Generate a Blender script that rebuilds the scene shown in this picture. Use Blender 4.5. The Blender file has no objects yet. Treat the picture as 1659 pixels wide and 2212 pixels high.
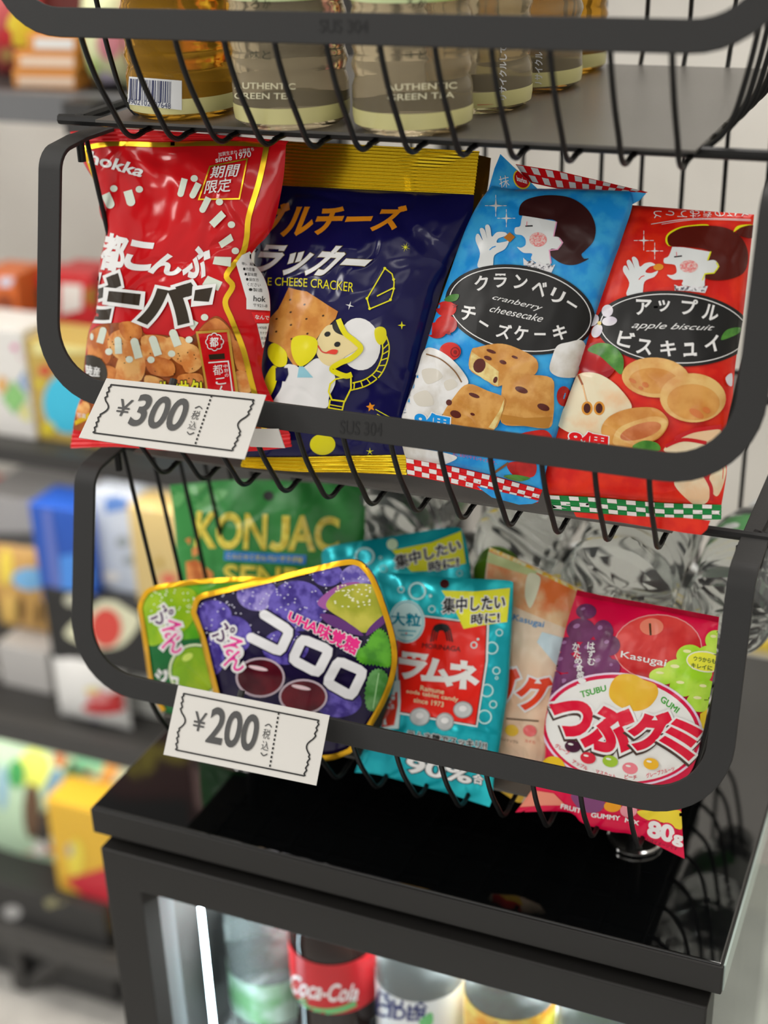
import bpy, bmesh, math, random
from mathutils import Vector, Matrix, noise
from mathutils.bvhtree import BVHTree
from mathutils.geometry import tessellate_polygon
from mathutils.interpolate import poly_3d_calc
R = math.radians
rnd = random.Random(7)
scn = bpy.context.scene
COL = scn.collection

# ------------------------------------------------------------------ camera, world, exposure, lights
ZT = 0.95            # height of the cooler's top
D = 0.23             # heights below are written for a top at 0.72 and lifted by D
F = 3133.66          # focal length in px of the 1659 x 2212 frame
PX, PY = 829.5, 1106.0
M3 = ((0.92164834, 0.38682689, -0.03048435), (0.14114809, -0.40740234, -0.90227521), (-0.36144371, 0.82727764, -0.43008156))
CAM = Vector((0.51461696, -0.65912745, 1.55073037))
right, down, fwd = (Vector(r) for r in M3)
cd = bpy.data.cameras.new('camera'); cam = bpy.data.objects.new('camera', cd); COL.objects.link(cam)
cam.matrix_world = Matrix.Translation(CAM) @ Matrix((right, -down, -fwd)).transposed().to_4x4()
cd.sensor_fit = 'VERTICAL'; cd.sensor_height = 36; cd.lens = 36 * F / 2212
cd.clip_start = 0.02
cd.dof.use_dof = True; cd.dof.focus_distance = 0.815; cd.dof.aperture_fstop = 3.9
scn.camera = cam
vs = scn.view_settings
vs.view_transform = 'Standard'; vs.look = 'None'; vs.gamma = 1.0; vs.exposure = 0.15; vs.use_curve_mapping = False
scn.cycles.use_denoising = True
scn.cycles.max_bounces = 10; scn.cycles.transmission_bounces = 8; scn.cycles.glossy_bounces = 4; scn.cycles.diffuse_bounces = 3
scn.cycles.caustics_reflective = False; scn.cycles.caustics_refractive = False
w = bpy.data.worlds.new('store_ambient'); scn.world = w; w.use_nodes = True
w.node_tree.nodes['Background'].inputs[0].default_value = (1.0, 0.97, 0.93, 1)
w.node_tree.nodes['Background'].inputs[1].default_value = 0.78

def area(name, loc, target, sx, sy, power, color=(1, .965, .92)):
    l = bpy.data.lights.new(name, 'AREA'); l.shape = 'RECTANGLE'; l.size = sx; l.size_y = sy; l.energy = power; l.color = color
    o = bpy.data.objects.new(name, l); COL.objects.link(o); o.location = loc
    o.rotation_euler = (Vector(target) - Vector(loc)).to_track_quat('-Z', 'Y').to_euler()
    return o
PANELS = ((.1, -1.1, 1.2, .3, 2.5), (1.3, -.4, .3, 1.2, 4), (-.75, -.25, .3, 1.2, 7), (.5, .70, 1.2, .3, 20), (.2, -2.6, 1.2, .3, 12), (-1.7, -1.2, .3, 1.2, 30))  # shop ceiling lights; the left and rear ones are added to brighten the background
for x, y, sx, sy, pw in PANELS: area('ceiling_panel_light', (x, y, 2.72), (x, y, 0), sx, sy, pw)
area('cooler_fill_light', (.215, .10, ZT - .05), (.215, .12, 0), .34, .03, 24., (.9, .98, 1))  # extra light added inside the cooler to brighten its bottles

# ------------------------------------------------------------------ helpers
def ray(px): return (right * ((px[0] - PX) / F) + down * ((px[1] - PY) / F) + fwd)
def pxof(P):
    q = Vector(P) - CAM; z = q.dot(fwd); return (PX + F*q.dot(right)/z, PY + F*q.dot(down)/z)
def hit(px, n, p0):
    d = ray(px); n = Vector(n); t = n.dot(Vector(p0) - CAM) / n.dot(d); return CAM + d * t
def hy(px, y): return hit(px, (0, 1, 0), (0, y, 0))
def hz(px, z): return hit(px, (0, 0, 1), (0, 0, z))
def lin(c):
    return tuple(((v / 255) / 12.92 if v / 255 <= .04045 else ((v / 255 + .055) / 1.055) ** 2.4) for v in c) + (1,)
MATS = {}
def mat(name, rgb, rough=.45, metal=0., spec=.5, bump=0., bscale=40, rgb2=None, nscale=60, trans=0., ior=1.45, emit=0., crease=0., coat=0., alpha=1., nlo=.4, nhi=.6):
    if name in MATS: return MATS[name]
    m = bpy.data.materials.new(name); m.use_nodes = True; nt = m.node_tree; N = nt.nodes; L = nt.links
    b = N['Principled BSDF']; c = lin(rgb)
    b.inputs['Base Color'].default_value = c; b.inputs['Roughness'].default_value = rough; b.inputs['Metallic'].default_value = metal
    b.inputs['Specular IOR Level'].default_value = spec; b.inputs['Transmission Weight'].default_value = trans; b.inputs['IOR'].default_value = ior
    b.inputs['Coat Weight'].default_value = coat; b.inputs['Coat Roughness'].default_value = .08; b.inputs['Alpha'].default_value = alpha
    if emit: b.inputs['Emission Color'].default_value = c; b.inputs['Emission Strength'].default_value = emit
    tc = N.new('ShaderNodeTexCoord')
    if rgb2 is not None:
        n = N.new('ShaderNodeTexNoise'); n.inputs['Scale'].default_value = nscale; n.inputs['Detail'].default_value = 4
        L.new(tc.outputs['Object'], n.inputs['Vector'])
        r = N.new('ShaderNodeValToRGB'); r.color_ramp.elements[0].position = nlo; r.color_ramp.elements[1].position = nhi
        r.color_ramp.elements[0].color = c; r.color_ramp.elements[1].color = lin(rgb2)
        L.new(n.outputs['Fac'], r.inputs['Fac']); L.new(r.outputs['Color'], b.inputs['Base Color'])
    prev = None
    if bump:
        n = N.new('ShaderNodeTexNoise'); n.inputs['Scale'].default_value = bscale; n.inputs['Detail'].default_value = 3
        L.new(tc.outputs['Object'], n.inputs['Vector'])
        bp = N.new('ShaderNodeBump'); bp.inputs['Strength'].default_value = 1; bp.inputs['Distance'].default_value = bump
        L.new(n.outputs['Fac'], bp.inputs['Height']); prev = bp
    if crease:
        v = N.new('ShaderNodeTexVoronoi'); v.feature = 'DISTANCE_TO_EDGE'; v.inputs['Scale'].default_value = 16; v.inputs['Randomness'].default_value = 1
        n = N.new('ShaderNodeTexNoise'); n.inputs['Scale'].default_value = 12
        L.new(tc.outputs['Object'], n.inputs['Vector'])
        mx = N.new('ShaderNodeMix'); mx.data_type = 'RGBA'; mx.blend_type = 'LINEAR_LIGHT'; mx.inputs['Factor'].default_value = .06
        L.new(tc.outputs['Object'], mx.inputs['A']); L.new(n.outputs['Color'], mx.inputs['B']); L.new(mx.outputs['Result'], v.inputs['Vector'])
        mr = N.new('ShaderNodeMapRange'); mr.inputs['From Max'].default_value = .12; mr.interpolation_type = 'SMOOTHSTEP'
        L.new(v.outputs['Distance'], mr.inputs['Value'])
        bp = N.new('ShaderNodeBump'); bp.inputs['Strength'].default_value = 1; bp.inputs['Distance'].default_value = crease
        L.new(mr.outputs['Result'], bp.inputs['Height'])
        if prev: L.new(prev.outputs['Normal'], bp.inputs['Normal'])
        prev = bp
    if prev: L.new(prev.outputs['Normal'], b.inputs['Normal'])
    MATS[name] = m; return m
def vivid(c):
    m = (c[0] + c[1] + c[2]) / 3
    return tuple(min(238, max(0, (m + (v - m) * 1.16) * 1.06)) for v in c)
def film(name, rgb, rgb2=None, **k):
    k.setdefault('rough', .24); k.setdefault('bump', .0007); k.setdefault('bscale', 30); k.setdefault('crease', .0005); k.setdefault('spec', .32)
    return mat(name, vivid(rgb), rgb2=vivid(rgb2) if rgb2 else None, **k)
def ink(*rgb): return film('print_%02x%02x%02x' % rgb, rgb)

class MB:
    def __init__(s): s.v = []; s.f = []; s.m = []; s.mats = []; s.n = []
    def mi(s, m):
        if m not in s.mats: s.mats.append(m)
        return s.mats.index(m)
    def add(s, vs, fs, m, ns=None):
        o = len(s.v); s.v += [Vector(v) for v in vs]; i = s.mi(m)
        s.n += ns if ns else [None] * len(vs)
        for f in fs: s.f.append([a + o for a in f]); s.m.append(i)
        return s
    def box(s, lo, hi, m, M=None):
        x0, y0, z0 = lo; x1, y1, z1 = hi
        vs = [Vector(p) for p in ((x0,y0,z0),(x1,y0,z0),(x1,y1,z0),(x0,y1,z0),(x0,y0,z1),(x1,y0,z1),(x1,y1,z1),(x0,y1,z1))]
        if M: vs = [M @ v for v in vs]
        return s.add(vs, [(3,2,1,0),(4,5,6,7),(0,1,5,4),(1,2,6,5),(2,3,7,6),(3,0,4,7)], m)
    def tube(s, pts, r, m, seg=8, closed=False):
        pts = [Vector(p) for p in pts]; n = len(pts); rings = []; up = None
        for i in range(n):
            a = pts[i - 1] if (i > 0 or closed) else pts[i]; b = pts[(i + 1) % n] if (i < n - 1 or closed) else pts[i]
            t = (b - a).normalized()
            if up is None: up = Vector((0, 0, 1)) if abs(t.z) < .9 else Vector((1, 0, 0))
            x = t.cross(up).normalized(); up = x.cross(t).normalized()
            rr = r(i / (n - 1)) if callable(r) else r
            rings.append([pts[i] + (x * math.cos(q) + up * math.sin(q)) * rr for q in [2 * math.pi * k / seg for k in range(seg)]])
        vs = [v for rg in rings for v in rg]; fs = []
        for i in range(n if closed else n - 1):
            j = (i + 1) % n
            for k in range(seg): fs.append((i*seg+k, i*seg+(k+1)%seg, j*seg+(k+1)%seg, j*seg+k))
        if not closed: fs += [tuple(range(seg))[::-1], tuple((n-1)*seg+k for k in range(seg))]
        return s.add(vs, fs, m)
    def lathe(s, prof, m, M, seg=32, caps=True):
        n = len(prof); vs = []; fs = []
        for r, z in prof:
            for k in range(seg):
                q = 2 * math.pi * k / seg; vs.append(M @ Vector((r * math.cos(q), r * math.sin(q), z)))
        for i in range(n - 1):
            for k in range(seg): fs.append((i*seg+k, i*seg+(k+1)%seg, (i+1)*seg+(k+1)%seg, (i+1)*seg+k))
        if caps: fs += [tuple(range(seg))[::-1], tuple((n-1)*seg+k for k in range(seg))]
        return s.add(vs, fs, m)
    def sheet(s, st, thick, m):      # st: list of (edge a, edge b, normal)
        vs = []; fs = []; n = len(st)
        for a, b, nn in st:
            a = Vector(a); b = Vector(b); nn = Vector(nn).normalized() * thick / 2
            vs += [a + nn, b + nn, b - nn, a - nn]
        for i in range(n - 1):
            for k in range(4): fs.append((i*4+k, i*4+(k+1)%4, i*4+4+(k+1)%4, i*4+4+k))
        fs += [(0,1,2,3), tuple(4*(n-1)+k for k in (3,2,1,0))]
        return s.add(vs, fs, m)
    def build(s, name, parent=None, smooth=True, loc=None, bevel=0, angle=40):
        me = bpy.data.meshes.new(name); o = bpy.data.objects.new(name, me); COL.objects.link(o)
        off = Vector(loc) if loc else Vector((0, 0, 0))
        if parent: o.parent = parent; off = parent.matrix_world.translation.copy() if loc is None else off
        if parent is None and loc: o.location = off
        me.from_pydata([tuple(v - off) for v in s.v], [], s.f)
        for m in s.mats: me.materials.append(m)
        me.polygons.foreach_set('material_index', s.m)
        me.update()
        has = any(n is not None for n in s.n)
        if not has:
            bm = bmesh.new(); bm.from_mesh(me); bmesh.ops.recalc_face_normals(bm, faces=bm.faces); bm.to_mesh(me); bm.free()
        if smooth:
            me.polygons.foreach_set('use_smooth', [True] * len(me.polygons))
            if has:
                vn = [v.normal.copy() for v in me.vertices]
                me.normals_split_custom_set_from_vertices([tuple(n if n is not None else q) for n, q in zip(s.n, vn)])
            else: me.set_sharp_from_angle(angle=R(angle))
        if bevel:
            md = o.modifiers.new('bevel', 'BEVEL'); md.width = bevel; md.segments = 3; md.limit_method = 'ANGLE'; md.angle_limit = R(40)
        return o
def tag(o, label, cat, group=None):
    o['label'] = label; o['category'] = cat
    if group: o['group'] = group
    return o
def thing(name, loc, label, cat, group=None):
    o = bpy.data.objects.new(name, None); COL.objects.link(o); o.location = loc; o.empty_display_size = .02
    bpy.context.view_layer.update()
    return tag(o, label, cat, group)
def struct(o): o['kind'] = 'structure'; return o

def spline(pts, n=8, closed=True):
    out = []; m = len(pts); P = [Vector((p[0], p[1])) for p in pts]
    for i in range(m if closed else m - 1):
        if closed: a, b, c, d = P[i-1], P[i], P[(i+1) % m], P[(i+2) % m]
        else: a, b, c, d = P[max(i-1, 0)], P[i], P[i+1], P[min(i+2, m-1)]
        for k in range(n):
            t = k / n
            out.append(.5 * ((2*b) + (c-a)*t + (2*a-5*b+4*c-d)*t*t + (3*b-a-3*c+d)*t**3))
    if not closed: out.append(P[-1])
    return [(v.x, v.y) for v in out]

TC = bpy.data.curves.new('lettering', 'FONT'); TO = bpy.data.objects.new('lettering', TC); COL.objects.link(TO)
TC.resolution_u = 5; TC.fill_mode = 'FRONT'
_tcache = {}
def glyphs(body, off=0., shear=0.):
    key = (body, off, shear)
    if key in _tcache: return _tcache[key]
    if off == 0:
        TC.body = body; TC.shear = shear
        bpy.context.view_layer.update()
        ev = TO.evaluated_get(bpy.context.evaluated_depsgraph_get()); me = ev.to_mesh()
        vs = [(v.co.x, v.co.y) for v in me.vertices]; fs = [tuple(p.vertices) for p in me.polygons]
        ev.to_mesh_clear(); _tcache[key] = (vs, fs); return vs, fs
    vs, fs = glyphs(body, 0., shear); vs = list(vs); fs = list(fs); cnt = {}; ori = {}
    for f in fs:
        ar = sum(vs[a][0]*vs[b][1] - vs[b][0]*vs[a][1] for a, b in zip(f, f[1:] + f[:1]))
        for a, b in zip(f, f[1:] + f[:1]):
            k = (min(a, b), max(a, b)); cnt[k] = cnt.get(k, 0) + 1; ori[k] = (a, b) if ar > 0 else (b, a)
    key2 = lambda i: (round(vs[i][0], 4), round(vs[i][1], 4))
    nb = {}; segs = []
    for k, c in cnt.items():
        if c != 1: continue
        a, b = ori[k]; p, q = Vector(vs[a]), Vector(vs[b])
        if (q - p).length < 1e-5: continue
        d = (q - p).normalized(); n = Vector((d.y, -d.x))
        segs.append((a, b, n)); nb.setdefault(key2(a), []).append(n); nb.setdefault(key2(b), []).append(n)
    def mit(i, n):
        L = nb[key2(i)]
        if len(L) != 2: return n * off
        m = L[0] + L[1]
        if m.length < .3: return n * off
        m.normalize(); return m * (off / max(m.dot(n), .55))
    for a, b, n in segs:
        ma, mb_ = mit(a, n), mit(b, n); o = len(vs)
        vs += [tuple(Vector(vs[b]) + mb_), tuple(Vector(vs[a]) + ma)]; fs.append((a, b, o, o+1))
    _tcache[key] = (vs, fs); return vs, fs

class Art:
    """printed artwork of one package: flat shapes laid on the package's own surface"""
    def __init__(s, ox=0, oy=0, k=1.): s.ox, s.oy, s.k = ox, oy, k; s.items = []; s.bb = []
    def P(s, p): return (s.ox + p[0] * s.k, s.oy + p[1] * s.k)
    def _add(s, vs, fs, m):
        xs = [v[0] for v in vs]; ys = [v[1] for v in vs]; b = (min(xs), min(ys), max(xs), max(ys))
        lay = 1 + max([l for (q, l) in s.bb if q[0] < b[2] and q[2] > b[0] and q[1] < b[3] and q[3] > b[1]], default=0)
        s.bb.append((b, lay)); s.items.append((vs, fs, m, lay))
    def poly(s, m, pts, holes=()):
        loops = [[Vector((*s.P(p), 0)) for p in pts]] + [[Vector((*s.P(p), 0)) for p in h] for h in holes]
        vs = [(v.x, v.y) for l in loops for v in l]; fs = tessellate_polygon(loops); s._add(vs, fs, m); return s
    def blob(s, m, pts, n=6): return s.poly(m, spline(pts, n))
    def ell(s, m, cx, cy, rx, ry=None, rot=0, n=28, ring=None):
        ry = ry or rx; c, q = math.cos(R(rot)), math.sin(R(rot))
        f = lambda a, b: [(cx + a*math.cos(t)*c - b*math.sin(t)*q, cy + a*math.cos(t)*q + b*math.sin(t)*c) for t in [2*math.pi*i/n for i in range(n)]]
        if ring:
            o, i = f(rx, ry), f(rx - ring, ry - ring); vs = [s.P(p) for p in o + i]
            s._add(vs, [(k, (k+1) % n, n + (k+1) % n, n + k) for k in range(n)], m); return s
        return s.poly(m, f(rx, ry))
    def line(s, m, pts, wd, closed=False, curve=False):
        if curve: pts = spline(pts, 6, closed)
        P = [Vector(s.P(p)) for p in pts]; n = len(P); L = []; h = wd * s.k / 2
        for i in range(n):
            a = P[i-1] if (i or closed) else P[i]; b = P[(i+1) % n] if (i < n-1 or closed) else P[i]
            d1 = (P[i] - a); d2 = (b - P[i])
            t = (d1.normalized() if d1.length > 1e-6 else Vector((0, 0))) + (d2.normalized() if d2.length > 1e-6 else Vector((0, 0)))
            if t.length < 1e-6: t = d2
            t.normalize(); nn = Vector((-t.y, t.x))
            ref = d2 if d2.length > 1e-6 else d1; cs = abs(ref.normalized().dot(t)); hh = h / max(cs, .5)
            L.append((P[i] + nn * hh, P[i] - nn * hh))
        vs = [tuple(v) for p in L for v in p]
        fs = [(2*i, 2*i+1, 2*((i+1) % n)+1, 2*((i+1) % n)) for i in range(n if closed else n-1)]
        s._add(vs, fs, m); return s
    def star(s, m, cx, cy, r, n=4, inner=.22, rot=0):
        return s.poly(m, [(cx + (r if k % 2 == 0 else r*inner) * math.sin(R(rot) + math.pi*k/n), cy - (r if k % 2 == 0 else r*inner) * math.cos(R(rot) + math.pi*k/n)) for k in range(2*n)])
    def text(s, m, body, quad, bold=0., outline=None, shear=0., bend=0.):
        base, _ = glyphs(body, 0., shear)
        if not base: return s
        x0, x1 = min(v[0] for v in base), max(v[0] for v in base); y0, y1 = min(v[1] for v in base), max(v[1] for v in base)
        tl, tr, br, bl = (Vector(s.P(q)) for q in quad)
        hgt = ((tl - bl).length + (tr - br).length) / 2
        def put(off, mm):
            vs, fs = glyphs(body, off, shear); out = []
            for x, y in vs:
                u = (x - x0) / (x1 - x0); v = (y - y0) / (y1 - y0)
                p = bl*(1-u)*(1-v) + br*u*(1-v) + tr*u*v + tl*(1-u)*v
                if bend: p = p + (tl - bl).normalized() * hgt * bend * (1 - (2*u-1)**2)
                out.append((p.x, p.y))
            s._add(out, fs, mm)
        if outline:
            for mm, off in (outline if isinstance(outline, list) else [outline]): put(off, mm)
        put(bold, m); return s
    def ch(s, m, c, cx, cy, size, rot=0, w=1., **k):
        a = R(rot); ux = Vector((math.cos(a), math.sin(a))) * size * w / 2; uy = Vector((-math.sin(a), math.cos(a))) * size / 2
        c0 = Vector((cx, cy)); return s.text(m, c, (c0-ux-uy, c0+ux-uy, c0+ux+uy, c0-ux+uy), **k)
    def lay(s, mb, bvh, norm, base=.00025, step=.0001, grid=9., away=None, plane=None):
        """cut the shapes by a grid and lay them on the surface"""
        bm = bmesh.new(); ml = bm.faces.layers.int.new('mm'); mats = []
        for vs, fs, m, l in s.items:
            if m not in mats: mats.append(m)
            bv = [bm.verts.new((x, y, l * .01)) for x, y in vs]
            for f in fs:
                try: q = bm.faces.new([bv[i] for i in f]); q[ml] = mats.index(m)
                except ValueError: pass
        if not bm.verts: return
        xs = [v.co.x for v in bm.verts]; ys = [v.co.y for v in bm.verts]
        for ax, lo, hi in ((0, min(xs), max(xs)), (1, min(ys), max(ys))):
            g = math.floor(lo / grid) * grid + grid
            while g < hi:
                co = [0, 0, 0]; co[ax] = g; no = [0, 0, 0]; no[ax] = 1
                bmesh.ops.bisect_plane(bm, geom=bm.verts[:] + bm.edges[:] + bm.faces[:], dist=1e-5, plane_co=co, plane_no=no); g += grid
        bm.verts.index_update(); pos = {}; nrm = {}; miss = set(); s.snap = None
        for v in bm.verts:
            d = ray((v.co.x, v.co.y)); h = bvh.ray_cast(CAM, d)
            if h[0] is None:
                if s.snap is None and plane is None: continue
                h = bvh.find_nearest(hit((v.co.x, v.co.y), *plane) if plane else CAM + d * s.snap); miss.add(v.index)
                if h[0] is None: continue
            else: s.snap = (h[0] - CAM).length / d.length
            n = norm(h[0], h[1], h[2]); lyr = v.co.z / .01
            pos[v.index] = h[0] + (n if away is None else (n*.4 + away).normalized()) * (base + step * lyr); nrm[v.index] = n
        for f in bm.faces:
            ids = [v.index for v in f.verts]
            if not all(i in pos for i in ids) or all(i in miss for i in ids): continue
            pp = [pos[i] for i in ids]
            if max((a - b).length for a in pp for b in pp) > .03: continue
            if (pp[1] - pp[0]).cross(pp[2] - pp[0]).dot(nrm[ids[0]]) < 0: pp.reverse(); ids.reverse()
            mb.add(pp, [tuple(range(len(pp)))], mats[f[ml]], [nrm[i] for i in ids])
        bm.free()

def resample(pts, n):
    P = [Vector(p) for p in pts]; d = [0]
    for a, b in zip(P, P[1:]): d.append(d[-1] + (b - a).length)
    out = []; j = 0
    for i in range(n):
        t = d[-1] * i / (n - 1)
        while j < len(P) - 2 and d[j+1] < t: j += 1
        q = (t - d[j]) / max(d[j+1] - d[j], 1e-9); out.append(P[j].lerp(P[j+1], min(max(q, 0), 1)))
    return out

def pouch(name, label, cat, group, T, plane, sides, H, HB, base, art, seals=(), wr=.0012, seed=0, nx=72, ny=96, px=.55, py=.75, backmat=None, radial=0., extra=None):
    """a filled bag: four outline sides on its own leaning plane, bulged to both faces; plane = (y0, z0, lean deg, yaw deg)"""
    y0, z0, lean, yaw = plane
    Nn = Vector((0, -math.cos(R(lean)), math.sin(R(lean)))); Nn.rotate(Matrix.Rotation(R(yaw), 3, 'Z'))
    P0 = Vector((.215, y0, z0))
    ox, oy, k = T
    w3 = lambda p: hit((ox + p[0]*k, oy + p[1]*k), Nn, P0)
    top, rgt, bot, lef = (resample(spline(sd, 6, False), n) for sd, n in zip(sides, (nx+1, ny+1, nx+1, ny+1)))
    # top: left->right, right: top->bottom, bottom: left->right, left: top->bottom
    G = []; HH = []
    for j in range(ny + 1):
        t = j / ny; row = []
        for i in range(nx + 1):
            u = i / nx
            p = top[i]*(1-t) + bot[i]*t + lef[j]*(1-u) + rgt[j]*u - (top[0]*(1-u)*(1-t) + top[-1]*u*(1-t) + bot[0]*(1-u)*t + bot[-1]*u*t)
            q = w3(p)
            e = (4*u*(1-u)) ** px * (4*t*(1-t)) ** py if 0 < i < nx and 0 < j < ny else 0
            ns = noise.noise(Vector((u*4 + seed*7.3, t*6 + seed, seed*1.7))) + .5*noise.noise(Vector((u*11 + seed*3, t*13, seed)))
            edge = min(1, 8*u*(1-u)) * min(1, 8*t*(1-t))
            fold = (math.sin(u*23 + seed + 3*t) * math.exp(-t*9) + math.sin(u*19 + 2*seed) * math.exp(-(1-t)*9)) * min(1, 14*t*(1-t)) * min(1, 8*u*(1-u))
            h = H*e + wr*ns*edge + wr*1.1*fold
            if e == 0: h = 0
            row.append((q, max(h, -H*e*.5) if e else 0, HB*e))
        G.append(row)
    fv = [q + Nn*h for r in G for (q, h, b) in r]; bv = [q - Nn*b for r in G for (q, h, b) in r]
    W = nx + 1
    fq = [(j*W+i, (j+1)*W+i, (j+1)*W+i+1, j*W+i+1) for j in range(ny) for i in range(nx)]
    acc = [Vector((0, 0, 0)) for _ in fv]
    for f in fq:
        n = (fv[f[2]] - fv[f[0]]).cross(fv[f[3]] - fv[f[1]])
        for i in f: acc[i] += n
    sg = 1 if sum(a.dot(Nn) for a in acc) > 0 else -1
    vn = [(a*sg).normalized() if a.length > 1e-14 else Nn for a in acc]
    if sg < 0: fq = [f[::-1] for f in fq]
    bvh = BVHTree.FromPolygons(fv, fq)
    def norm(loc, n, idx):
        f = fq[idx]; ws = poly_3d_calc([fv[i] for i in f], loc); r = Vector((0, 0, 0))
        for i, q in zip(f, ws): r += vn[i] * q
        return r.normalized()
    root = thing(name, (P0.x*0 + fv[ny*W + nx//2].x, fv[ny*W + nx//2].y, fv[ny*W + nx//2].z), label, cat, group)
    mb = MB(); mb.add(fv, fq, base, vn)
    mb.add(bv, [f[::-1] for f in fq], backmat or base)
    art.lay(mb, bvh, norm, away=Nn, plane=(Nn, P0))
    body = mb.build('body', root)
    for sname, inner, outer, m, ribs, amp, sart in seals:
        n2 = 40; m2 = max(ribs * 6, 8)
        A = [w3(p) for p in resample(spline(inner, 6, False), n2)]; B = [w3(p) for p in resample(spline(outer, 6, False), n2)]
        sv = []; sb = []
        for j in range(m2 + 1):
            t = j / m2
            for i in range(n2):
                wv = .0012*noise.noise(Vector((i*.16 + seed*5, t*1.2, 3.3 + seed)))*t
                hh = amp * math.sin(2*math.pi*ribs*t) + wv + .0004
                p = A[i].lerp(B[i], t); sv.append(p + Nn*hh); sb.append(p + Nn*(hh - .0007))
        sf = [(j*n2+i, (j+1)*n2+i, (j+1)*n2+i+1, j*n2+i+1) for j in range(m2) for i in range(n2-1)]
        q = MB(); o = len(sv)
        n = (sv[sf[0][2]] - sv[sf[0][0]]).cross(sv[sf[0][3]] - sv[sf[0][1]])
        if n.dot(Nn) < 0: sf = [f[::-1] for f in sf]
        ac = [Vector((0, 0, 0)) for _ in sv]
        for f in sf:
            n = (sv[f[2]] - sv[f[0]]).cross(sv[f[3]] - sv[f[1]])
            for i in f: ac[i] += n
        nn2 = [a.normalized() if a.length > 1e-14 else Nn for a in ac]
        q.add(sv, sf, m, nn2); q.add(sb, [f[::-1] for f in sf], m)
        if sart:
            bt = BVHTree.FromPolygons(sv, sf)
            def nrm2(loc, n, idx, sf=sf, sv=sv, nn2=nn2):
                f = sf[idx]; ws = poly_3d_calc([sv[i] for i in f], loc); r = Vector((0, 0, 0))
                for i, z in zip(f, ws): r += nn2[i]*z
                return r.normalized()
            sart.lay(q, bt, nrm2, grid=6)
        q.build(sname, root)
    return root, w3, Nn, bvh

# ------------------------------------------------------------------ the setting
wallm = mat('concrete_white_paint', (232, 229, 222), rough=.8, rgb2=(214, 210, 203), nscale=5, nlo=.3, nhi=.75)
struct(MB().box((-3.2, 1.18, 0), (2.4, 1.30, 2.8), wallm).build('wall_back', smooth=False))
struct(MB().box((2.28, -2.2, 0), (2.4, 1.18, 2.8), wallm).build('wall_right', smooth=False))
struct(MB().box((-3.2, -3.2, -.1), (2.4, 1.18, 0), mat('floor_tile_grey', (196, 194, 189), rough=.45, rgb2=(176, 174, 170), nscale=9)).build('floor', smooth=False))
struct(MB().box((-3.2, -3.2, 2.8), (2.4, 1.30, 2.9), mat('ceiling_white', (232, 230, 226), rough=.8)).build('ceiling', smooth=False))
tr = MB().box((-.1, 1.168, .470), (2.28, 1.18, .488), mat('trim_yellow', (224, 196, 70), rough=.5)); tr.box((-.1, 1.172, .40), (2.28, 1.18, .470), mat('trim_grey', (205, 204, 200), rough=.5))
struct(tr.build('trim_1', smooth=False))
lampm = mat('lamp_housing', (235, 235, 235), rough=.5)
for x, y, sx, sy, pw in PANELS:
    o = MB().box((x-sx/2-.03, y-sy/2-.03, 2.735), (x+sx/2+.03, y+sy/2+.03, 2.80), lampm).build('ceiling_light', smooth=False)
    tag(o, 'white rectangular ceiling light above the shop, out of the picture', 'lamp', 'ceiling lights')

# ------------------------------------------------------------------ cooler
blk = mat('black_plastic_satin', (33, 32, 31), rough=.42, spec=.35)
gloss = mat('black_gloss_top', (6, 7, 8), rough=.04, spec=1.)
dark = mat('black_gap', (12, 12, 13), rough=.5)
glass = mat('clear_glass', (235, 245, 242), rough=.0, trans=1., ior=1.02, spec=.5)
chrome = mat('chrome', (205, 205, 205), rough=.12, metal=1.)
X0, X1, YB = 0.0, .430, .350
fr = thing('glass_door_cooler', (.215, .17, 0), 'glossy black counter cooler with a glass door and lit inside under the baskets', 'fridge')
m = MB()
m.box((X0, 0, ZT-.022), (X1, YB, ZT-.0015), blk)
m.box((X0+.0015, .0015, ZT-.003), (X1-.0015, YB-.0015, ZT), gloss)
m.build('top_slab', fr, smooth=False, bevel=.0012)
MB().box((X1-.0004, .003, ZT-.0205), (X1+.0009, YB-.003, ZT-.0015), mat('pale_edge', (176, 192, 186), rough=.2, spec=.6)).build('side_edge', fr, smooth=False)  # pale strip along the right side of the slab
m = MB(); t = .016
m.box((X0+.012, .03, .05), (X0+.012+t, YB, ZT-.022), blk); m.box((X1-.012-t, .03, .05), (X1-.012, YB, ZT-.022), mat('black_side_panel', (24, 25, 26), rough=.08, spec=.6))
m.box((X0+.012+t, YB-t, .05), (X1-.012-t, YB, ZT-.022), mat('liner_white', (214, 222, 222), rough=.5))
m.box((X0+.012+t, .03, ZT-.04), (X1-.012-t, YB-t, ZT-.022), blk); m.box((X0+.012+t, .03, .05), (X1-.012-t, YB-t, .10), blk)
m.build('cabinet', fr, smooth=False)
m = MB()                                                            # mitred door frame, outer face, chamfer, inner lip
yo, yi = -.0055, .004
dx0, dx1, dz1, dz0 = .008, .4235, ZT-.029, .06; fw = .036; lip = .007
def rectloop(x0, x1, z0, z1, y): return [(x0, y, z0), (x1, y, z0), (x1, y, z1), (x0, y, z1)]
L = [rectloop(dx0, dx1, dz0, dz1, .022), rectloop(dx0, dx1, dz0, dz1, yo+.001), rectloop(dx0+.001, dx1-.001, dz0+.001, dz1-.001, yo),
     rectloop(dx0+fw-lip, dx1-fw+lip, dz0+fw, dz1-fw+lip, yo), rectloop(dx0+fw, dx1-fw, dz0+fw, dz1-fw, yi), rectloop(dx0+fw, dx1-fw, dz0+fw, dz1-fw, .022)]
vs = [v for l in L for v in l]; fs = []
for i in range(len(L)):
    j = (i + 1) % len(L)
    for k in range(4): fs.append((i*4+k, i*4+(k+1) % 4, j*4+(k+1) % 4, j*4+k))
m.add(vs, fs, blk)
door = m.build('door', fr, smooth=False, bevel=.0008)
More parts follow.
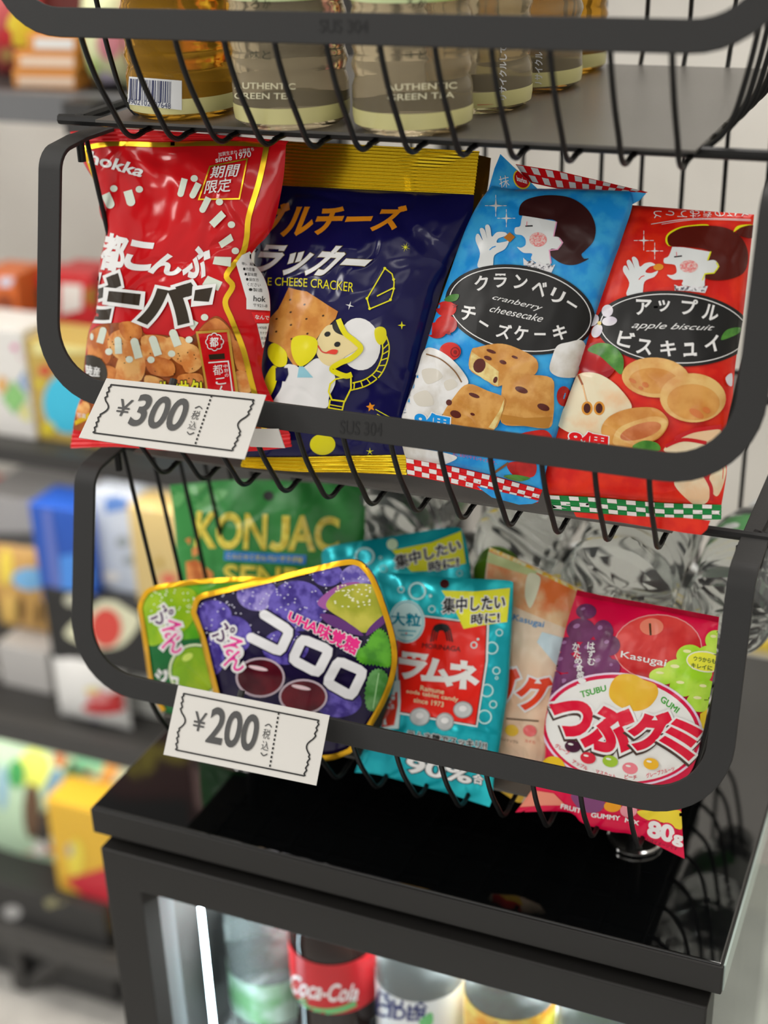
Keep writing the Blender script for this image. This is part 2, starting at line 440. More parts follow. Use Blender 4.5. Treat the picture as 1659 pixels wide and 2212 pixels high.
MB().box((dx0+fw, .008, dz0+fw), (dx1-fw, .011, dz1-fw), glass).build('glass_pane', door, smooth=False)
m = MB(); m.box((dx0+fw+.001, .012, dz0+fw), (dx0+fw+.010, .020, dz1-fw), mat('gasket_grey', (120, 122, 122), rough=.5)); m.box((dx1-fw-.010, .012, dz0+fw), (dx1-fw-.001, .020, dz1-fw), mat('gasket_grey', (120, 122, 122)))
m.build('gasket', door, smooth=False)
led = mat('led_strip_cool', (214, 244, 255), emit=22.)
MB().box((X0+.052, .040, .12), (X0+.0545, .043, ZT-.05), led).build('led_strip', fr, smooth=False)
MB().box((X0+.03, .05, ZT-.046), (X1-.03, .056, ZT-.0405), led).build('led_strip', fr, smooth=False)
m = MB(); wire_w = mat('white_wire', (215, 218, 218), rough=.4)
for i in range(14): m.tube([(X0+.032 + i*.028, .05, ZT-.277), (X0+.032 + i*.028, YB-.02, ZT-.277)], .0018, wire_w, 6)
for y in (.05, .19, YB-.02): m.tube([(X0+.029, y, ZT-.280), (X1-.029, y, ZT-.280)], .0022, wire_w, 6)
m.build('shelf_rack', fr)
for x in (.05, .38):
    for y in (.06, .30): MB().lathe([(.02, 0), (.02, .05)], blk, Matrix.Translation((x, y, 0)), 12).build('foot', fr)
def bottle_prof(r, h, neck=.013, capr=.0145, ribs=()):
    p = [(r*.55, .004), (r*.80, 0), (r*.95, .003), (r, .010)]
    hs = h*.62; z = .014
    while z < hs:
        rr = r
        for a, b, dpt in ribs:
            if a < z < b: rr = r - dpt * (.5 - .5*math.cos(2*math.pi*(z - a)/(b - a)))
        p.append((rr, z)); z += .0022
    p += [(r*.98, hs+.006), (r*.86, h*.74), (r*.62, h*.82), (neck*1.25, h*.88), (neck, h*.91)]
    return p
def finish(root, r, h, M, capm, neck=.013, capr=.0145):
    MB().lathe([(neck*1.2, h*.905), (neck*1.2, h*.912), (capr, h*.915), (capr, h*.985), (capr*.9, h)], capm, M, 24).build('cap', root)
def drink(name, x, y, z, r, h, label, liq, band, bz, cap, art=None, T=None, group='bottles chilled in the cooler', textlab=None):
    root = thing(name, (x, y, z), label, 'bottle', group); M = Matrix.Translation((x, y, z))
    MB().lathe(bottle_prof(r, h), liq, M).build('body', root)
    mb = MB(); vs = []; seg = 48
    prof = [(r+.0006, bz[0]), (r+.0006, bz[1])]
    n0 = 9; rows = [bz[0] + (bz[1]-bz[0])*i/(n0-1) for i in range(n0)]
    vs = [M @ Vector(((r+.0007)*math.cos(2*math.pi*k/seg), (r+.0007)*math.sin(2*math.pi*k/seg), q)) for q in rows for k in range(seg)]
    fs = [(i*seg+k, i*seg+(k+1) % seg, (i+1)*seg+(k+1) % seg, (i+1)*seg+k) for i in range(n0-1) for k in range(seg)]
    ax = Vector((x, y, 0)); nv = [Vector((v.x-x, v.y-y, 0)).normalized() for v in vs]
    mb.add(vs, fs, band, nv)
    if art: art.lay(mb, BVHTree.FromPolygons(vs, fs), lambda l, n, i: Vector((l.x-x, l.y-y, 0)).normalized(), grid=12)
    mb.build('label', root); finish(root, r, h, M, cap)
    return root
coke = mat('cola_dark', (30, 15, 12), rough=.08, spec=.6)
clear = mat('clear_pet', (232, 240, 238), rough=.04, trans=.8, ior=1.09, bump=.0010, bscale=90)
redl = mat('label_red', (196, 30, 38), rough=.3); whl = mat('label_white', (222, 226, 228), rough=.35); orl = mat('label_orange', (226, 150, 50), rough=.35, rgb2=(240, 214, 110), nscale=60)
grl = mat('label_green', (150, 200, 70), rough=.35)
zs = ZT - .275
wht = mat('plain_white_ink', (235, 235, 235), rough=.4); navyi = mat('navy_ink', (34, 44, 110), rough=.4); greeni = mat('green_ink', (110, 190, 120), rough=.4)
a = Art(560, 1900, .3255)
a.text(wht, 'Coca-Cola', ((205, 620), (660, 690), (650, 800), (195, 740)), shear=.3, bold=.02, bend=-.25)
a.line(greeni, [(170, 700), (230, 800), (320, 850), (430, 872), (540, 860), (640, 820)], 36, curve=True)
drink('drink_bottle', .134, .092, zs, .0335, .215, 'dark cola bottle with a red label behind the cooler glass', coke, redl, (.083, .130), mat('cap_red', (190, 25, 30)), a)
a = Art(560, 1900, .3255)
a.text(navyi, 'MITSUYA', ((650, 715), (1120, 760), (1110, 850), (640, 800)), bold=.03, bend=-.25); a.text(navyi, 'CIDER', ((780, 815), (1120, 850), (1110, 930), (770, 895)), bold=.03, bend=-.2)
a.blob(greeni, [(1060, 940), (1140, 880), (1150, 950), (1100, 985)])
drink('drink_bottle', .203, .092, zs, .0325, .215, 'clear soda bottle with a white label and navy lettering behind the cooler glass', clear, whl, (.060, .118), mat('cap_green', (40, 130, 70)), a)
a = Art(840, 1500, .4937)
a.line(redl, [(300, 1300), (300, 1440)], 26); a.line(redl, [(470, 1340), (470, 1440)], 20); a.ell(grl, 430, 1370, 26, 18)
drink('drink_bottle', .272, .092, zs, .0325, .215, 'bottle with an orange and yellow label behind the cooler glass', clear, orl, (.04, .125), mat('cap_white', (230, 230, 230)), a)
drink('drink_bottle', .341, .092, zs, .0325, .215, 'bottle with a lime green label at the right end inside the cooler', clear, grl, (.04, .115), MATS['cap_white'])
drink('drink_bottle', .066, .110, zs, .0325, .215, 'clear water bottle beside the bright light strip inside the cooler', clear, mat('label_clear_green', (190, 215, 200), rough=.3, rgb2=(120, 170, 120), nscale=40), (.03, .07), MATS['cap_white'])
drink('drink_bottle', .066, .185, zs, .0325, .215, 'clear water bottle at the back left inside the cooler', clear, whl, (.05, .11), MATS['cap_white'])

# ------------------------------------------------------------------ baskets
bm_band = mat('black_powder_coat', (42, 42, 42), rough=.55, spec=.35, bump=.00006, bscale=900)
bm_wire = mat('black_wire_coat', (14, 14, 14), rough=.45, spec=.3)
bm_plate = mat('black_floor_plate', (80, 77, 73), rough=.38, spec=.5, bump=.00005, bscale=700)
mark = mat('embossed_mark', (16, 16, 16), rough=.3)
TH = math.atan(.25); Vb = Vector((0, math.sin(TH), math.cos(TH))); Nb = Vector((0, -math.cos(TH), math.sin(TH)))
def basket(label, zb, yb, textspec, feet=False):
    zb += D; dz = zb - (1.0205 + D)
    root = thing('wire_basket', (.216, .17, zb - .0535), label, 'basket', 'stacked wire baskets')
    O = Vector((0, yb, zb)); xl, xr, bw, rad, hb = .0070, .4255, .0148, .046, .131
    pt = lambda x, b: O + Vector((x, 0, 0)) + Vb*b
    yr = .318; rb = .014
    zs_ = pt(0, hb + rb*.9).z; ys_ = pt(0, hb).y
    st = []
    X = lambda x, y, z: Vector((x, y, z))
    # left strap (rear to front), bend, arm, corner, bottom bar, then mirrored
    half = []
    half.append((X(xl, yr, zs_), X(xl+bw, yr, zs_), (0, 0, 1))); half.append((X(xl, ys_+.03, zs_), X(xl+bw, ys_+.03, zs_), (0, 0, 1)))
    c = pt(0, hb) - Nb*rb
    for k in range(7):
        a = k/6; n = (Vector((0, 0, 1))*(1-a) + Nb*a).normalized(); p = c + n*rb
        half.append((X(xl, p.y, p.z), X(xl+bw, p.y, p.z), n))
    half.append((pt(xl, rad), pt(xl+bw, rad), Nb))
    for k in range(1, 11):
        q = math.pi/2*k/10
        half.append((pt(xl+rad - rad*math.cos(q), rad - rad*math.sin(q)), pt(xl+rad - (rad-bw)*math.cos(q), rad - (rad-bw)*math.sin(q)), Nb))
    mid = (xl + xr)/2
    mir = [(Vector((2*mid - a.x, a.y, a.z)), Vector((2*mid - b.x, b.y, b.z)), n) for a, b, n in half[::-1]]
    nb = 14
    barpts = [(pt(half[-1][0].x + (mir[0][0].x - half[-1][0].x)*k/nb, 0), pt(half[-1][0].x + (mir[0][0].x - half[-1][0].x)*k/nb, bw), Nb) for k in range(1, nb)]
    mb = MB(); mb.sheet(half + barpts + mir, .0026, bm_band)
    if textspec:
        bvh = BVHTree.FromPolygons(mb.v, mb.f); a = Art(); a.text(mark, 'SUS 304', textspec, bold=.01)
        n0 = len(mb.v); mb.n = [None]*n0
        q = MB(); a.lay(q, bvh, lambda l, n, i: Nb, base=.00015)
        mb.add(q.v, q.f, mark)
    mb.build('front_band', root, bevel=.0005, angle=30)
    wr = .00155
    for i in range(12):
        x = .064 + 28e-3*i
        path = [pt(x, .010) - Nb*.0026, pt(x, .001) - Nb*.0028, (x, yb+.0125, zb-.022), (x-.0005, yb+.0270, zb-.043), (x-.001, yb+.0360, zb-.0545), (x-.0012, yb+.0450, zb-.0590), (x-.0012, yb+.055, zb-.0584), (x-.001, yb+.066, zb-.0578)]
        path += [(x-.001, .20, zb-.0578), (x-.001, .285, zb-.0578), (x-.001, .300, zb-.053), (x-.001, .309, zb-.036), (x-.0005, .313, zb-.01), (x, .316, zs_)]
        p = []
        for k in range(3): p.append(spline([(Vector(q)[a_], 0) for q in path for a_ in (k,)], 5, False))
        P3 = [(p[0][n][0], p[1][n][0], p[2][n][0]) for n in range(len(p[0]))]
        MB().tube(P3, wr, bm_wire, 8).build('wire', root)
    for y in [.066 + .0295*j for j in range(8)]:
        hp = [(xl+.0085, zs_-.001), (xl+.0125, zb+.109), (xl+.020, zb+.055), (xl+.0275, zb), (xl+.032, zb-.024), (xl+.0365, zb-.040), (xl+.044, zb-.0505), (xl+.056, zb-.0548), (.12, zb-.0548)]
        hp = hp + [(2*mid - a_, b_) for a_, b_ in hp[::-1]]
        MB().tube([(a_, y, b_) for a_, b_ in spline(hp, 5, False)], .0015, bm_wire, 8).build('wire', root)
    pl = MB(); z = zb - .0530
    pl.box((.036, .047, z), (.376, .300, z+.0015), bm_plate)
    pl.build('floor_plate', root, smooth=False)
    zl = zb - .0555
    lo = [(.030, .062), (.400, .062), (.417, .066), (.4235, .080), (.4235, .25), (.417, .264), (.40, .268), (.03, .268), (.016, .264), (.0105, .25), (.0105, .08), (.016, .066)]
    if not feet: MB().tube([(a_, b_, zl) for a_, b_ in spline(lo, 4)], .003, bm_wire, 8, closed=True).build('base_loop', root)
    MB().tube([(xl+.004, .316, zs_), (xr-.004, .316, zs_)], .0028, bm_wire, 8).build('rear_rail', root)
    for x in (xl+.0135, xr-.0135): MB().lathe([(.0024, zs_-.012), (.0024, zs_-.001)], bm_wire, Matrix.Translation((x, .052, 0)), 12).build('peg', root)
    if feet:
        for x, y in ((.355, .094), (.355, .262), (.075, .262), (.075, .094)):
            f = MB(); f.lathe([(.0165, .0003), (.0178, .0012), (.0178, .0032), (.0165, .0042), (.014, .0036), (.006, .0040)], chrome, Matrix.Translation((x, y, ZT)), 40)
            f.lathe([(.0045, .004), (.0045, zb - .058 - ZT)], bm_wire, Matrix.Translation((x, y, ZT)), 12); f.build('foot', root, angle=30)
    return root
basket('black wire basket at the top of the stack, holding green tea bottles', 1.2245, -.0015, ((690, 42), (795, 44), (795, 72), (690, 70)))
basket('black wire basket in the middle of the stack, carrying the 300 yen ticket', 1.0203, -.003, ((735, 908), (826, 914), (825, 942), (734, 937)))
basket('lowest black wire basket standing on the cooler top, carrying the 200 yen ticket', .8248, -.0095, None, feet=True)
# ------------------------------------------------------------------ snacks in the middle basket
red = film('film_red', (178, 28, 34), rough=.16, crease=.0009); gold = film('foil_gold', (214, 180, 60), metal=.85, rough=.28); white = ink(226, 226, 224); pale = ink(208, 216, 204)
brownblk = ink(46, 38, 28); black = film('print_black', (18, 18, 18), rough=.4, bump=.0003, crease=.0002, spec=.4)
crk = film('print_cracker', (206, 140, 82), (170, 98, 50), nscale=90); crk2 = film('print_cracker_light', (222, 170, 112), (196, 128, 74), nscale=120); crk3 = film('print_cracker_dark', (150, 84, 42), (112, 56, 26), nscale=80)
seeds = ink(70, 48, 28)
def bars(a, m, L, w):
    for x0, y0, x1, y1 in L: a.line(m, [(x0, y0), (x1, y1)], w); a.ell(m, x1, y1, w*.5, w*.5)
A = Art(80, 240, .34356); TA = (80, 240, .34356)
A.blob(crk3, [(290, 1560), (330, 1400), (400, 1345), (520, 1330), (640, 1330), (680, 1400), (780, 1405), (960, 1420), (1060, 1330), (1140, 1290), (1240, 1390), (1330, 1560), (1370, 1800), (1420, 2010), (800, 2030), (230, 2000), (250, 1850)])
for m_, P_ in ((crk, [(330, 1400), (430, 1360), (470, 1500), (440, 1590), (330, 1560)]), (crk2, [(470, 1400), (560, 1370), (640, 1420), (600, 1540), (520, 1560), (450, 1480)]), (crk, [(520, 1335), (640, 1330), (660, 1420), (560, 1440)]),
    (crk2, [(560, 1470), (680, 1500), (660, 1690), (490, 1690)]), (crk2, [(660, 1420), (800, 1415), (860, 1480), (840, 1560), (700, 1560)]), (crk, [(690, 1540), (850, 1570), (860, 1660), (720, 1650)]), (crk2, [(800, 1440), (920, 1420), (1000, 1520), (970, 1610), (860, 1560)]),
    (crk, [(1010, 1400), (1120, 1300), (1220, 1380), (1240, 1480), (1100, 1460)]), (crk2, [(900, 1470), (1010, 1480), (1040, 1600), (940, 1640)]), (crk, [(1230, 1440), (1310, 1500), (1330, 1620), (1260, 1620)]), (crk2, [(1250, 1640), (1330, 1650), (1350, 1760), (1270, 1760)]),
    (crk2, [(690, 1660), (800, 1690), (780, 1740), (690, 1730)]), (crk, [(420, 1600), (500, 1620), (480, 1700), (430, 1690)]), (crk2, [(250, 1830), (330, 1840), (320, 1930), (260, 1950)]), (crk, [(900, 1660), (1030, 1650), (1040, 1720), (900, 1720)])): A.blob(m_, P_, 4)
for q in range(46):
    A.ell(seeds, rnd.uniform(340, 1300), rnd.uniform(1420, 1680), 5, 3, rnd.uniform(0, 180), 8)
A.line(gold, [(300, 232), (480, 205), (760, 212), (1000, 205), (1280, 205), (1450, 215)], 30, curve=True)
A.line(gold, [(1448, 215), (1400, 440), (1335, 660), (1320, 800), (1290, 900), (1195, 1030), (1232, 1100), (1186, 1200), (1230, 1320), (1300, 1500), (1350, 1700), (1400, 1880), (1440, 2020)], 34, curve=True)
A.line(gold, [(285, 215), (330, 330), (378, 460)], 22)
A.poly(gold, [(240, 1950), (330, 1895), (340, 1930), (245, 1975)])
A.text(white, 'hokka', ((318, 245), (675, 350), (655, 415), (330, 325)), shear=.25, bold=.025)
A.text(white, '加賀生まれ 北陸育ち', ((1143, 262), (1366, 228), (1368, 252), (1146, 288))); A.text(white, 'since 1970', ((1125, 292), (1348, 252), (1350, 288), (1128, 326)), bold=.012)
A.line(gold, [(1092, 350), (1326, 302), (1276, 552), (1022, 556)], 9, closed=True)
A.text(white, '期間', ((1102, 352), (1284, 332), (1268, 412), (1092, 424)), shear=.1, bold=.012); A.text(white, '限定', ((1068, 440), (1226, 420), (1222, 506), (1056, 522)), shear=.1, bold=.012)
for x, y in ((485, 487), (645, 492), (990, 424), (1152, 572), (1226, 714), (1250, 878), (1056, 1296), (962, 1436), (852, 1524), (722, 1562), (585, 1560), (456, 1512)): A.ell(pale, x, y, 23, 21)
A.ell(pale, 348, 1418, 11, 22)
bars(A, pale, [(432, 520, 462, 585), (572, 500, 592, 570)], 56); bars(A, pale, [(1022, 455, 985, 530), (930, 425, 905, 520), (1085, 545, 1048, 620)], 40)
for P_ in ([(1165, 625), (1195, 660), (1120, 735), (1088, 700)], [(1222, 770), (1240, 812), (1165, 862), (1145, 825)], [(1120, 915), (1225, 918), (1220, 980), (1108, 962)], [(1075, 1035), (1168, 1075), (1140, 1130), (1040, 1090)], [(985, 1312), (1018, 1330), (985, 1380), (962, 1355)]): A.poly(pale, P_)
bars(A, pale, [(398, 1458, 420, 1380), (518, 1525, 514, 1440)], 44); bars(A, pale, [(645, 1552, 618, 1450), (768, 1535, 735, 1435), (892, 1475, 862, 1395)], 50)
for c_, q_ in (('都', ((425, 768), (572, 800), (548, 1012), (398, 985))), ('こ', ((580, 815), (728, 838), (706, 1000), (555, 985))), ('ん', ((735, 880), (908, 925), (900, 1035), (712, 1012))), ('ぶ', ((955, 850), (1092, 872), (1062, 1055), (918, 1032)))): A.text(white, c_, q_, bold=.045, shear=.12)
for c_, q_ in (('ビ', ((352, 1030), (522, 1045), (470, 1300), (315, 1285))), ('バ', ((705, 1095), (990, 1100), (955, 1325), (668, 1318)))): A.text(brownblk, c_, q_, bold=.07, outline=(white, .14))
A.poly(white, [(430, 1105), (690, 1135), (680, 1250), (420, 1215)]); A.poly(brownblk, [(462, 1130), (662, 1150), (652, 1222), (450, 1196)])
A.poly(white, [(985, 1100), (1135, 1085), (1110, 1215), (975, 1230)]); A.poly(brownblk, [(1002, 1125), (1112, 1108), (1088, 1198), (992, 1192)])
A.ell(ink(52, 48, 40), 330, 1650, 118, 118); A.text(white, '陸産', ((312, 1595), (402, 1612), (398, 1668), (318, 1665)), bold=.03)
A.text(ink(240, 214, 60), 'サクサク!', ((770, 1700), (1040, 1690), (1045, 1790), (770, 1800)), bold=.04, outline=(black, .09))
A.poly(ink(180, 146, 70), [(1006, 1384), (1214, 1372), (1276, 1790), (1078, 1800)]); A.poly(red, [(1022, 1398), (1200, 1388), (1258, 1790), (1090, 1790)])
for k_ in range(8): A.ell(white, 1125 + 36*math.cos(k_*.785), 1448 + 36*math.sin(k_*.785), 22, 22, ring=6)
A.ell(red, 1125, 1448, 44); A.text(white, '都', ((1098, 1420), (1152, 1420), (1152, 1478), (1098, 1478)), bold=.02)
A.poly(brownblk, [(1086, 1528), (1186, 1520), (1190, 1556), (1092, 1562)])
A.line(white, [(1085, 1580), (1210, 1570), (1240, 1790), (1110, 1795)], 8); A.text(white, '都', ((1112, 1595), (1172, 1590), (1180, 1655), (1118, 1660))); A.text(white, 'こ', ((1130, 1680), (1190, 1672), (1196, 1712), (1136, 1718)), bold=.02); A.text(white, 'ん', ((1140, 1728), (1200, 1722), (1206, 1780), (1146, 1786)), bold=.02)
A.text(white, '中', ((1180, 1592), (1204, 1590), (1206, 1612), (1182, 1614))); A.text(white, '野', ((1184, 1620), (1208, 1618), (1210, 1640), (1186, 1642))); A.text(white, 'の', ((1188, 1650), (1210, 1648), (1212, 1668), (1190, 1670)))
A.text(white, '写真・', ((258, 1895), (330, 1905), (330, 1935), (256, 1925)))
A.poly(white, [(1290, 905), (1340, 880), (1430, 985), (1475, 1130), (1475, 1255), (1320, 1245), (1320, 1180), (1255, 960)]); A.poly(ink(206, 40, 44), [(1350, 1262), (1475, 1265), (1470, 1330), (1375, 1330)])
A.text(white, 'なんで', ((1375, 1280), (1462, 1286), (1460, 1312), (1374, 1306)), bold=.02); A.poly(white, [(1385, 1335), (1470, 1335), (1445, 1480), (1420, 1490)])
A.text(black, 'hok', ((1366, 1160), (1440, 1165), (1438, 1200), (1364, 1194)), bold=.015); A.text(black, '〒921-8', ((1364, 1210), (1450, 1215), (1450, 1234), (1364, 1230)))
for k_, t_ in enumerate(('等)、麺', '●内容量', '●賞味期', '●保存方', 'ください', '●製造')): A.text(black, t_, ((1290 + 9*k_, 950 + 32*k_), (1360 + 12*k_, 956 + 32*k_), (1360 + 12*k_, 978 + 32*k_), (1290 + 9*k_, 972 + 32*k_)))
for k_, t_ in enumerate(('1970年', 'カナダ', 'お菓', 'をヒ')): A.text(black, t_, ((1395 + 8*k_, 1350 + 33*k_), (1450, 1352 + 33*k_), (1448, 1372 + 33*k_), (1395 + 8*k_, 1370 + 33*k_)))
redseal = film('film_red_seal', (188, 30, 36), rough=.3)
zf = .975 + D
pouch('snack_bag', 'red cracker snack bag with gold edging and white Japanese title behind the 300 yen ticket', 'snack bag', 'snack bags in the middle basket', TA, (.041, zf, 14, 0),
    ([(232, 195), (480, 190), (800, 190), (1150, 180), (1565, 210)],
     [(1565, 210), (1545, 450), (1478, 735), (1375, 860), (1345, 930), (1420, 1030), (1462, 1160), (1462, 1320), (1425, 1500), (1415, 1640), (1470, 1790), (1590, 2030)],
     [(222, 2030), (500, 2040), (900, 2050), (1300, 2050), (1590, 2030)],
     [(232, 195), (300, 340), (378, 480), (398, 640), (440, 760), (402, 960), (388, 1160), (380, 1280), (335, 1370), (312, 1500), (300, 1640), (282, 1780), (245, 1900), (222, 2030)]),
    .020, .008, red, A, seals=(('top_seal', [(232, 195), (480, 190), (800, 190), (1150, 180), (1565, 210)], [(212, 130), (480, 112), (800, 125), (1150, 150), (1582, 188)], redseal, 3, .0003, None),
    ('bottom_seal', [(222, 2030), (500, 2040), (900, 2050), (1300, 2050), (1590, 2030)], [(215, 2118), (500, 2110), (800, 2130), (1300, 2140), (1600, 2110)], redseal, 3, .0003, None)), wr=.0022, seed=1)

# navy cheese crackers
navy = film('film_navy', (22, 20, 66), rough=.16, crease=.0008); orange = ink(226, 140, 44); lime = ink(212, 204, 40); yell = ink(232, 214, 50); skin = ink(236, 206, 160)
B = Art(540, 300, .3437); TB = (540, 300, .3437)
def slant(a, m, P_): a.poly(m, P_)
olv = ink(110, 96, 30)
B.text(orange, 'ダブルチーズ', ((-120, 405), (985, 425), (960, 565), (-160, 640)), bold=.04, shear=.25)
B.text(white, 'クラッカー', ((-120, 655), (830, 690), (640, 880), (-130, 820)), bold=.045, shear=.15, outline=(olv, .06))
B.text(lime, 'DOUBLE CHEESE CRACKER', ((-90, 880), (655, 905), (650, 965), (-90, 925)), bend=.35)
B.star(yell, 978, 682, 32, 4, .12, 20); B.star(yell, 978, 682, 26, 4, .12, 65); B.star(white, 628, 1048, 28, 4, .2, 15); B.star(yell, 955, 1172, 26, 4, .3); B.star(orange, 760, 1685, 30, 5, .45, -10)
B.line(yell, [(790, 1700), (880, 1750)], 5); B.line(yell, [(800, 1730), (860, 1765)], 5)
B.line(lime, [(850, 815), (895, 850), (908, 900), (905, 950), (885, 1015), (755, 1070), (738, 1005), (850, 815)], 8)
B.line(lime, [(800, 990), (900, 940)], 8)
for p_ in ((850, 815), (905, 885), (905, 942), (885, 1012), (755, 1068), (738, 1004)): B.ell(yell, *p_, 9, 9, n=12)
bis = film('print_biscuit', (204, 150, 84), (184, 124, 62), nscale=110)
B.poly(bis, [(245, 935), (300, 950), (360, 960), (430, 1005), (490, 1045), (555, 1085), (540, 1130), (490, 1180), (440, 1230), (400, 1290), (330, 1420), (280, 1430), (240, 1370), (170, 1290), (120, 1270), (125, 1130), (180, 1070), (215, 1000)])
for p_ in ((255, 1012), (345, 1042), (258, 1090), (357, 1132), (462, 1112), (170, 1132), (260, 1170), (168, 1212), (363, 1225), (264, 1258)): B.ell(seeds, *p_, 8, 6, -30, 10)
suit = ink(228, 228, 230); 
B.blob(suit, [(330, 1440), (420, 1380), (500, 1420), (540, 1520), (500, 1620), (460, 1700), (150, 1700), (200, 1560), (220, 1430), (280, 1420)])
B.poly(ink(150, 196, 210), [(315, 1405), (400, 1500), (300, 1500)])
B.ell(suit, 690, 1290, 130, 165, -8); B.blob(skin, [(480, 1180), (560, 1180), (640, 1250), (690, 1310), (600, 1370), (530, 1430), (450, 1400), (415, 1300)])
B.blob(black, [(520, 1165), (545, 1150), (590, 1200), (645, 1240), (690, 1300), (620, 1250), (540, 1215)])
B.ell(black, 490, 1228, 20, 16, -20); B.ell(black, 552, 1292, 20, 16, -20); B.line(ink(190, 60, 50), [(430, 1300), (460, 1340), (510, 1345), (550, 1330)], 8, curve=True); B.blob(ink(206, 70, 56), [(485, 1345), (520, 1325), (555, 1330), (540, 1355)])
B.line(lime, [(560, 1135), (600, 1220), (660, 1270), (700, 1320), (640, 1380), (570, 1410), (520, 1450), (600, 1490), (645, 1480)], 34, curve=True)
B.blob(lime, [(270, 1260), (340, 1235), (420, 1260), (425, 1330), (390, 1390), (320, 1430), (270, 1360)]); B.blob(lime, [(120, 1310), (160, 1285), (230, 1340), (230, 1420), (170, 1430), (120, 1370)]); B.blob(lime, [(110, 1480), (150, 1425), (180, 1460), (160, 1560), (110, 1640), (95, 1540)])
B.blob(lime, [(785, 1200), (820, 1180), (855, 1200), (855, 1260), (820, 1295), (790, 1260)])
arc_o = [(860, 1240), (878, 1310), (865, 1400), (820, 1490), (740, 1550), (640, 1580)]; arc_i = [(835, 1285), (838, 1340), (820, 1410), (785, 1470), (720, 1515), (650, 1535)]
B.line(lime, arc_o, 8, curve=True); B.line(lime, arc_i, 8, curve=True)
so, si = spline(arc_o, 4, False), spline(arc_i, 4, False)
for p_, q_ in list(zip(so, si))[1::2]: B.line(lime, [p_, q_], 7)
B.line(lime, [(545, 1510), (640, 1490), (640, 1570), (600, 1650), (520, 1640), (500, 1590), (510, 1540)], 10, closed=True); B.line(lime, [(510, 1640), (500, 1690), (585, 1705), (598, 1650)], 9); B.line(lime, [(505, 1670), (590, 1685)], 6)
B.poly(navy, [(165, 1440), (240, 1440), (245, 1480), (225, 1525), (165, 1520)])
B.ell(lime, 458, 1920, 80, 66); B.star(yell, 755, 1965, 26, 5, .2)
goldrib = film('foil_gold_ribbed', (216, 190, 62), metal=.9, rough=.2, bump=.0003)
pouch('snack_bag', 'navy double cheese cracker bag with ribbed gold ends and an astronaut drawing', 'snack bag', 'snack bags in the middle basket', TB, (.050, zf, 25, 0),
    ([(60, 285), (500, 310), (900, 330), (1408, 352)], [(1408, 352), (1395, 470), (1330, 640), (1235, 860), (1160, 1100), (1100, 1330), (1050, 1520), (1000, 1720), (985, 1900), (982, 1985)],
     [(-40, 2000), (300, 1998), (650, 1990), (982, 1985)], [(60, 285), (40, 600), (20, 900), (40, 1300), (20, 1700), (-40, 2000)]),
    .021, .008, navy, B, seals=(('top_seal', [(60, 285), (500, 310), (900, 330), (1408, 352)], [(80, 5), (500, 28), (900, 48), (1442, 78)], goldrib, 13, .0005, None),
    ('bottom_seal', [(-40, 2000), (300, 1998), (650, 1990), (982, 1985)], [(-60, 2062), (300, 2092), (650, 2098), (985, 2112)], goldrib, 4, .0006, None)), wr=.0018, seed=2)

pouch('snack_bag', 'brownish gold bag peeking out behind the right edge of the navy bag', 'snack bag', 'snack bags in the middle basket', TB, (.080, zf + .005, 25, 0),
    ([(500, 60), (900, 70), (1300, 78), (1515, 120)], [(1515, 120), (1490, 330), (1420, 560), (1300, 860), (1200, 1150), (1110, 1450), (1060, 1700)], [(500, 1700), (700, 1720), (900, 1720), (1060, 1700)], [(500, 60), (500, 600), (500, 1200), (500, 1700)]), .006, .006, film('film_brown_gold', (120, 82, 28), (150, 110, 40), nscale=30, metal=.3), Art(*TB), seed=14)
# blue cranberry cheesecake biscuits
blue = film('film_blue', (40, 140, 206), (70, 164, 222), nscale=110, rough=.34); hair = ink(52, 26, 26); facew = ink(222, 226, 234); pink = film('print_pink_check', (220, 130, 130), (240, 200, 196), nscale=900)
cran = film('print_cranberry', (190, 50, 44), (150, 30, 30), nscale=70); leafg = film('print_leaf', (62, 110, 50), (90, 140, 66), nscale=120); cream = film('print_cream', (232, 230, 224), (196, 192, 184), nscale=60)
cake = film('print_cake', (204, 158, 96), (184, 132, 70), nscale=120); cakecut = film('print_cake_cut', (226, 206, 150), (200, 170, 110), nscale=150); raisin = ink(84, 40, 34)
C = Art(860, 320, .36168); TCc = (860, 320, .36168)
for x, y, r in ((585, 345, 46), (648, 420, 38)):
    C.star(white, x, y, r, 4, .2)
    for dx, dy in ((1, 0), (-1, 0), (0, 1), (0, -1)): C.line(white, [(x + dx*r*.98, y + dy*r*.98), (x + dx*r*1.4, y + dy*r*1.4)], 4)
C.blob(hair, [(722, 395), (735, 335), (790, 300), (900, 282), (1030, 298), (1130, 365), (1178, 460), (1170, 550), (1120, 610), (1096, 635), (1110, 660), (1138, 662), (1060, 697), (980, 690), (910, 640), (905, 590), (930, 530), (945, 440), (850, 422), (750, 405)])
C.poly(facew, spline([(745, 405), (840, 420), (945, 440)], 4, False) + spline([(930, 530), (960, 534), (984, 565), (958, 602), (908, 608), (912, 690), (900, 715), (800, 670), (802, 632), (750, 626), (712, 592), (735, 596), (762, 580), (762, 545), (740, 522), (702, 514), (700, 478), (730, 468), (738, 430)], 4, False))
C.line(ink(226, 160, 190), [(948, 442), (930, 530)], 7); C.line(ink(226, 160, 190), [(965, 540), (984, 566), (955, 606), (905, 612), (915, 690)], 7)
C.ell(pink, 838, 548, 52, 43); C.line(black, [(762, 468), (806, 466)], 8); C.line(ink(220, 140, 150), [(772, 440), (770, 466)], 4)
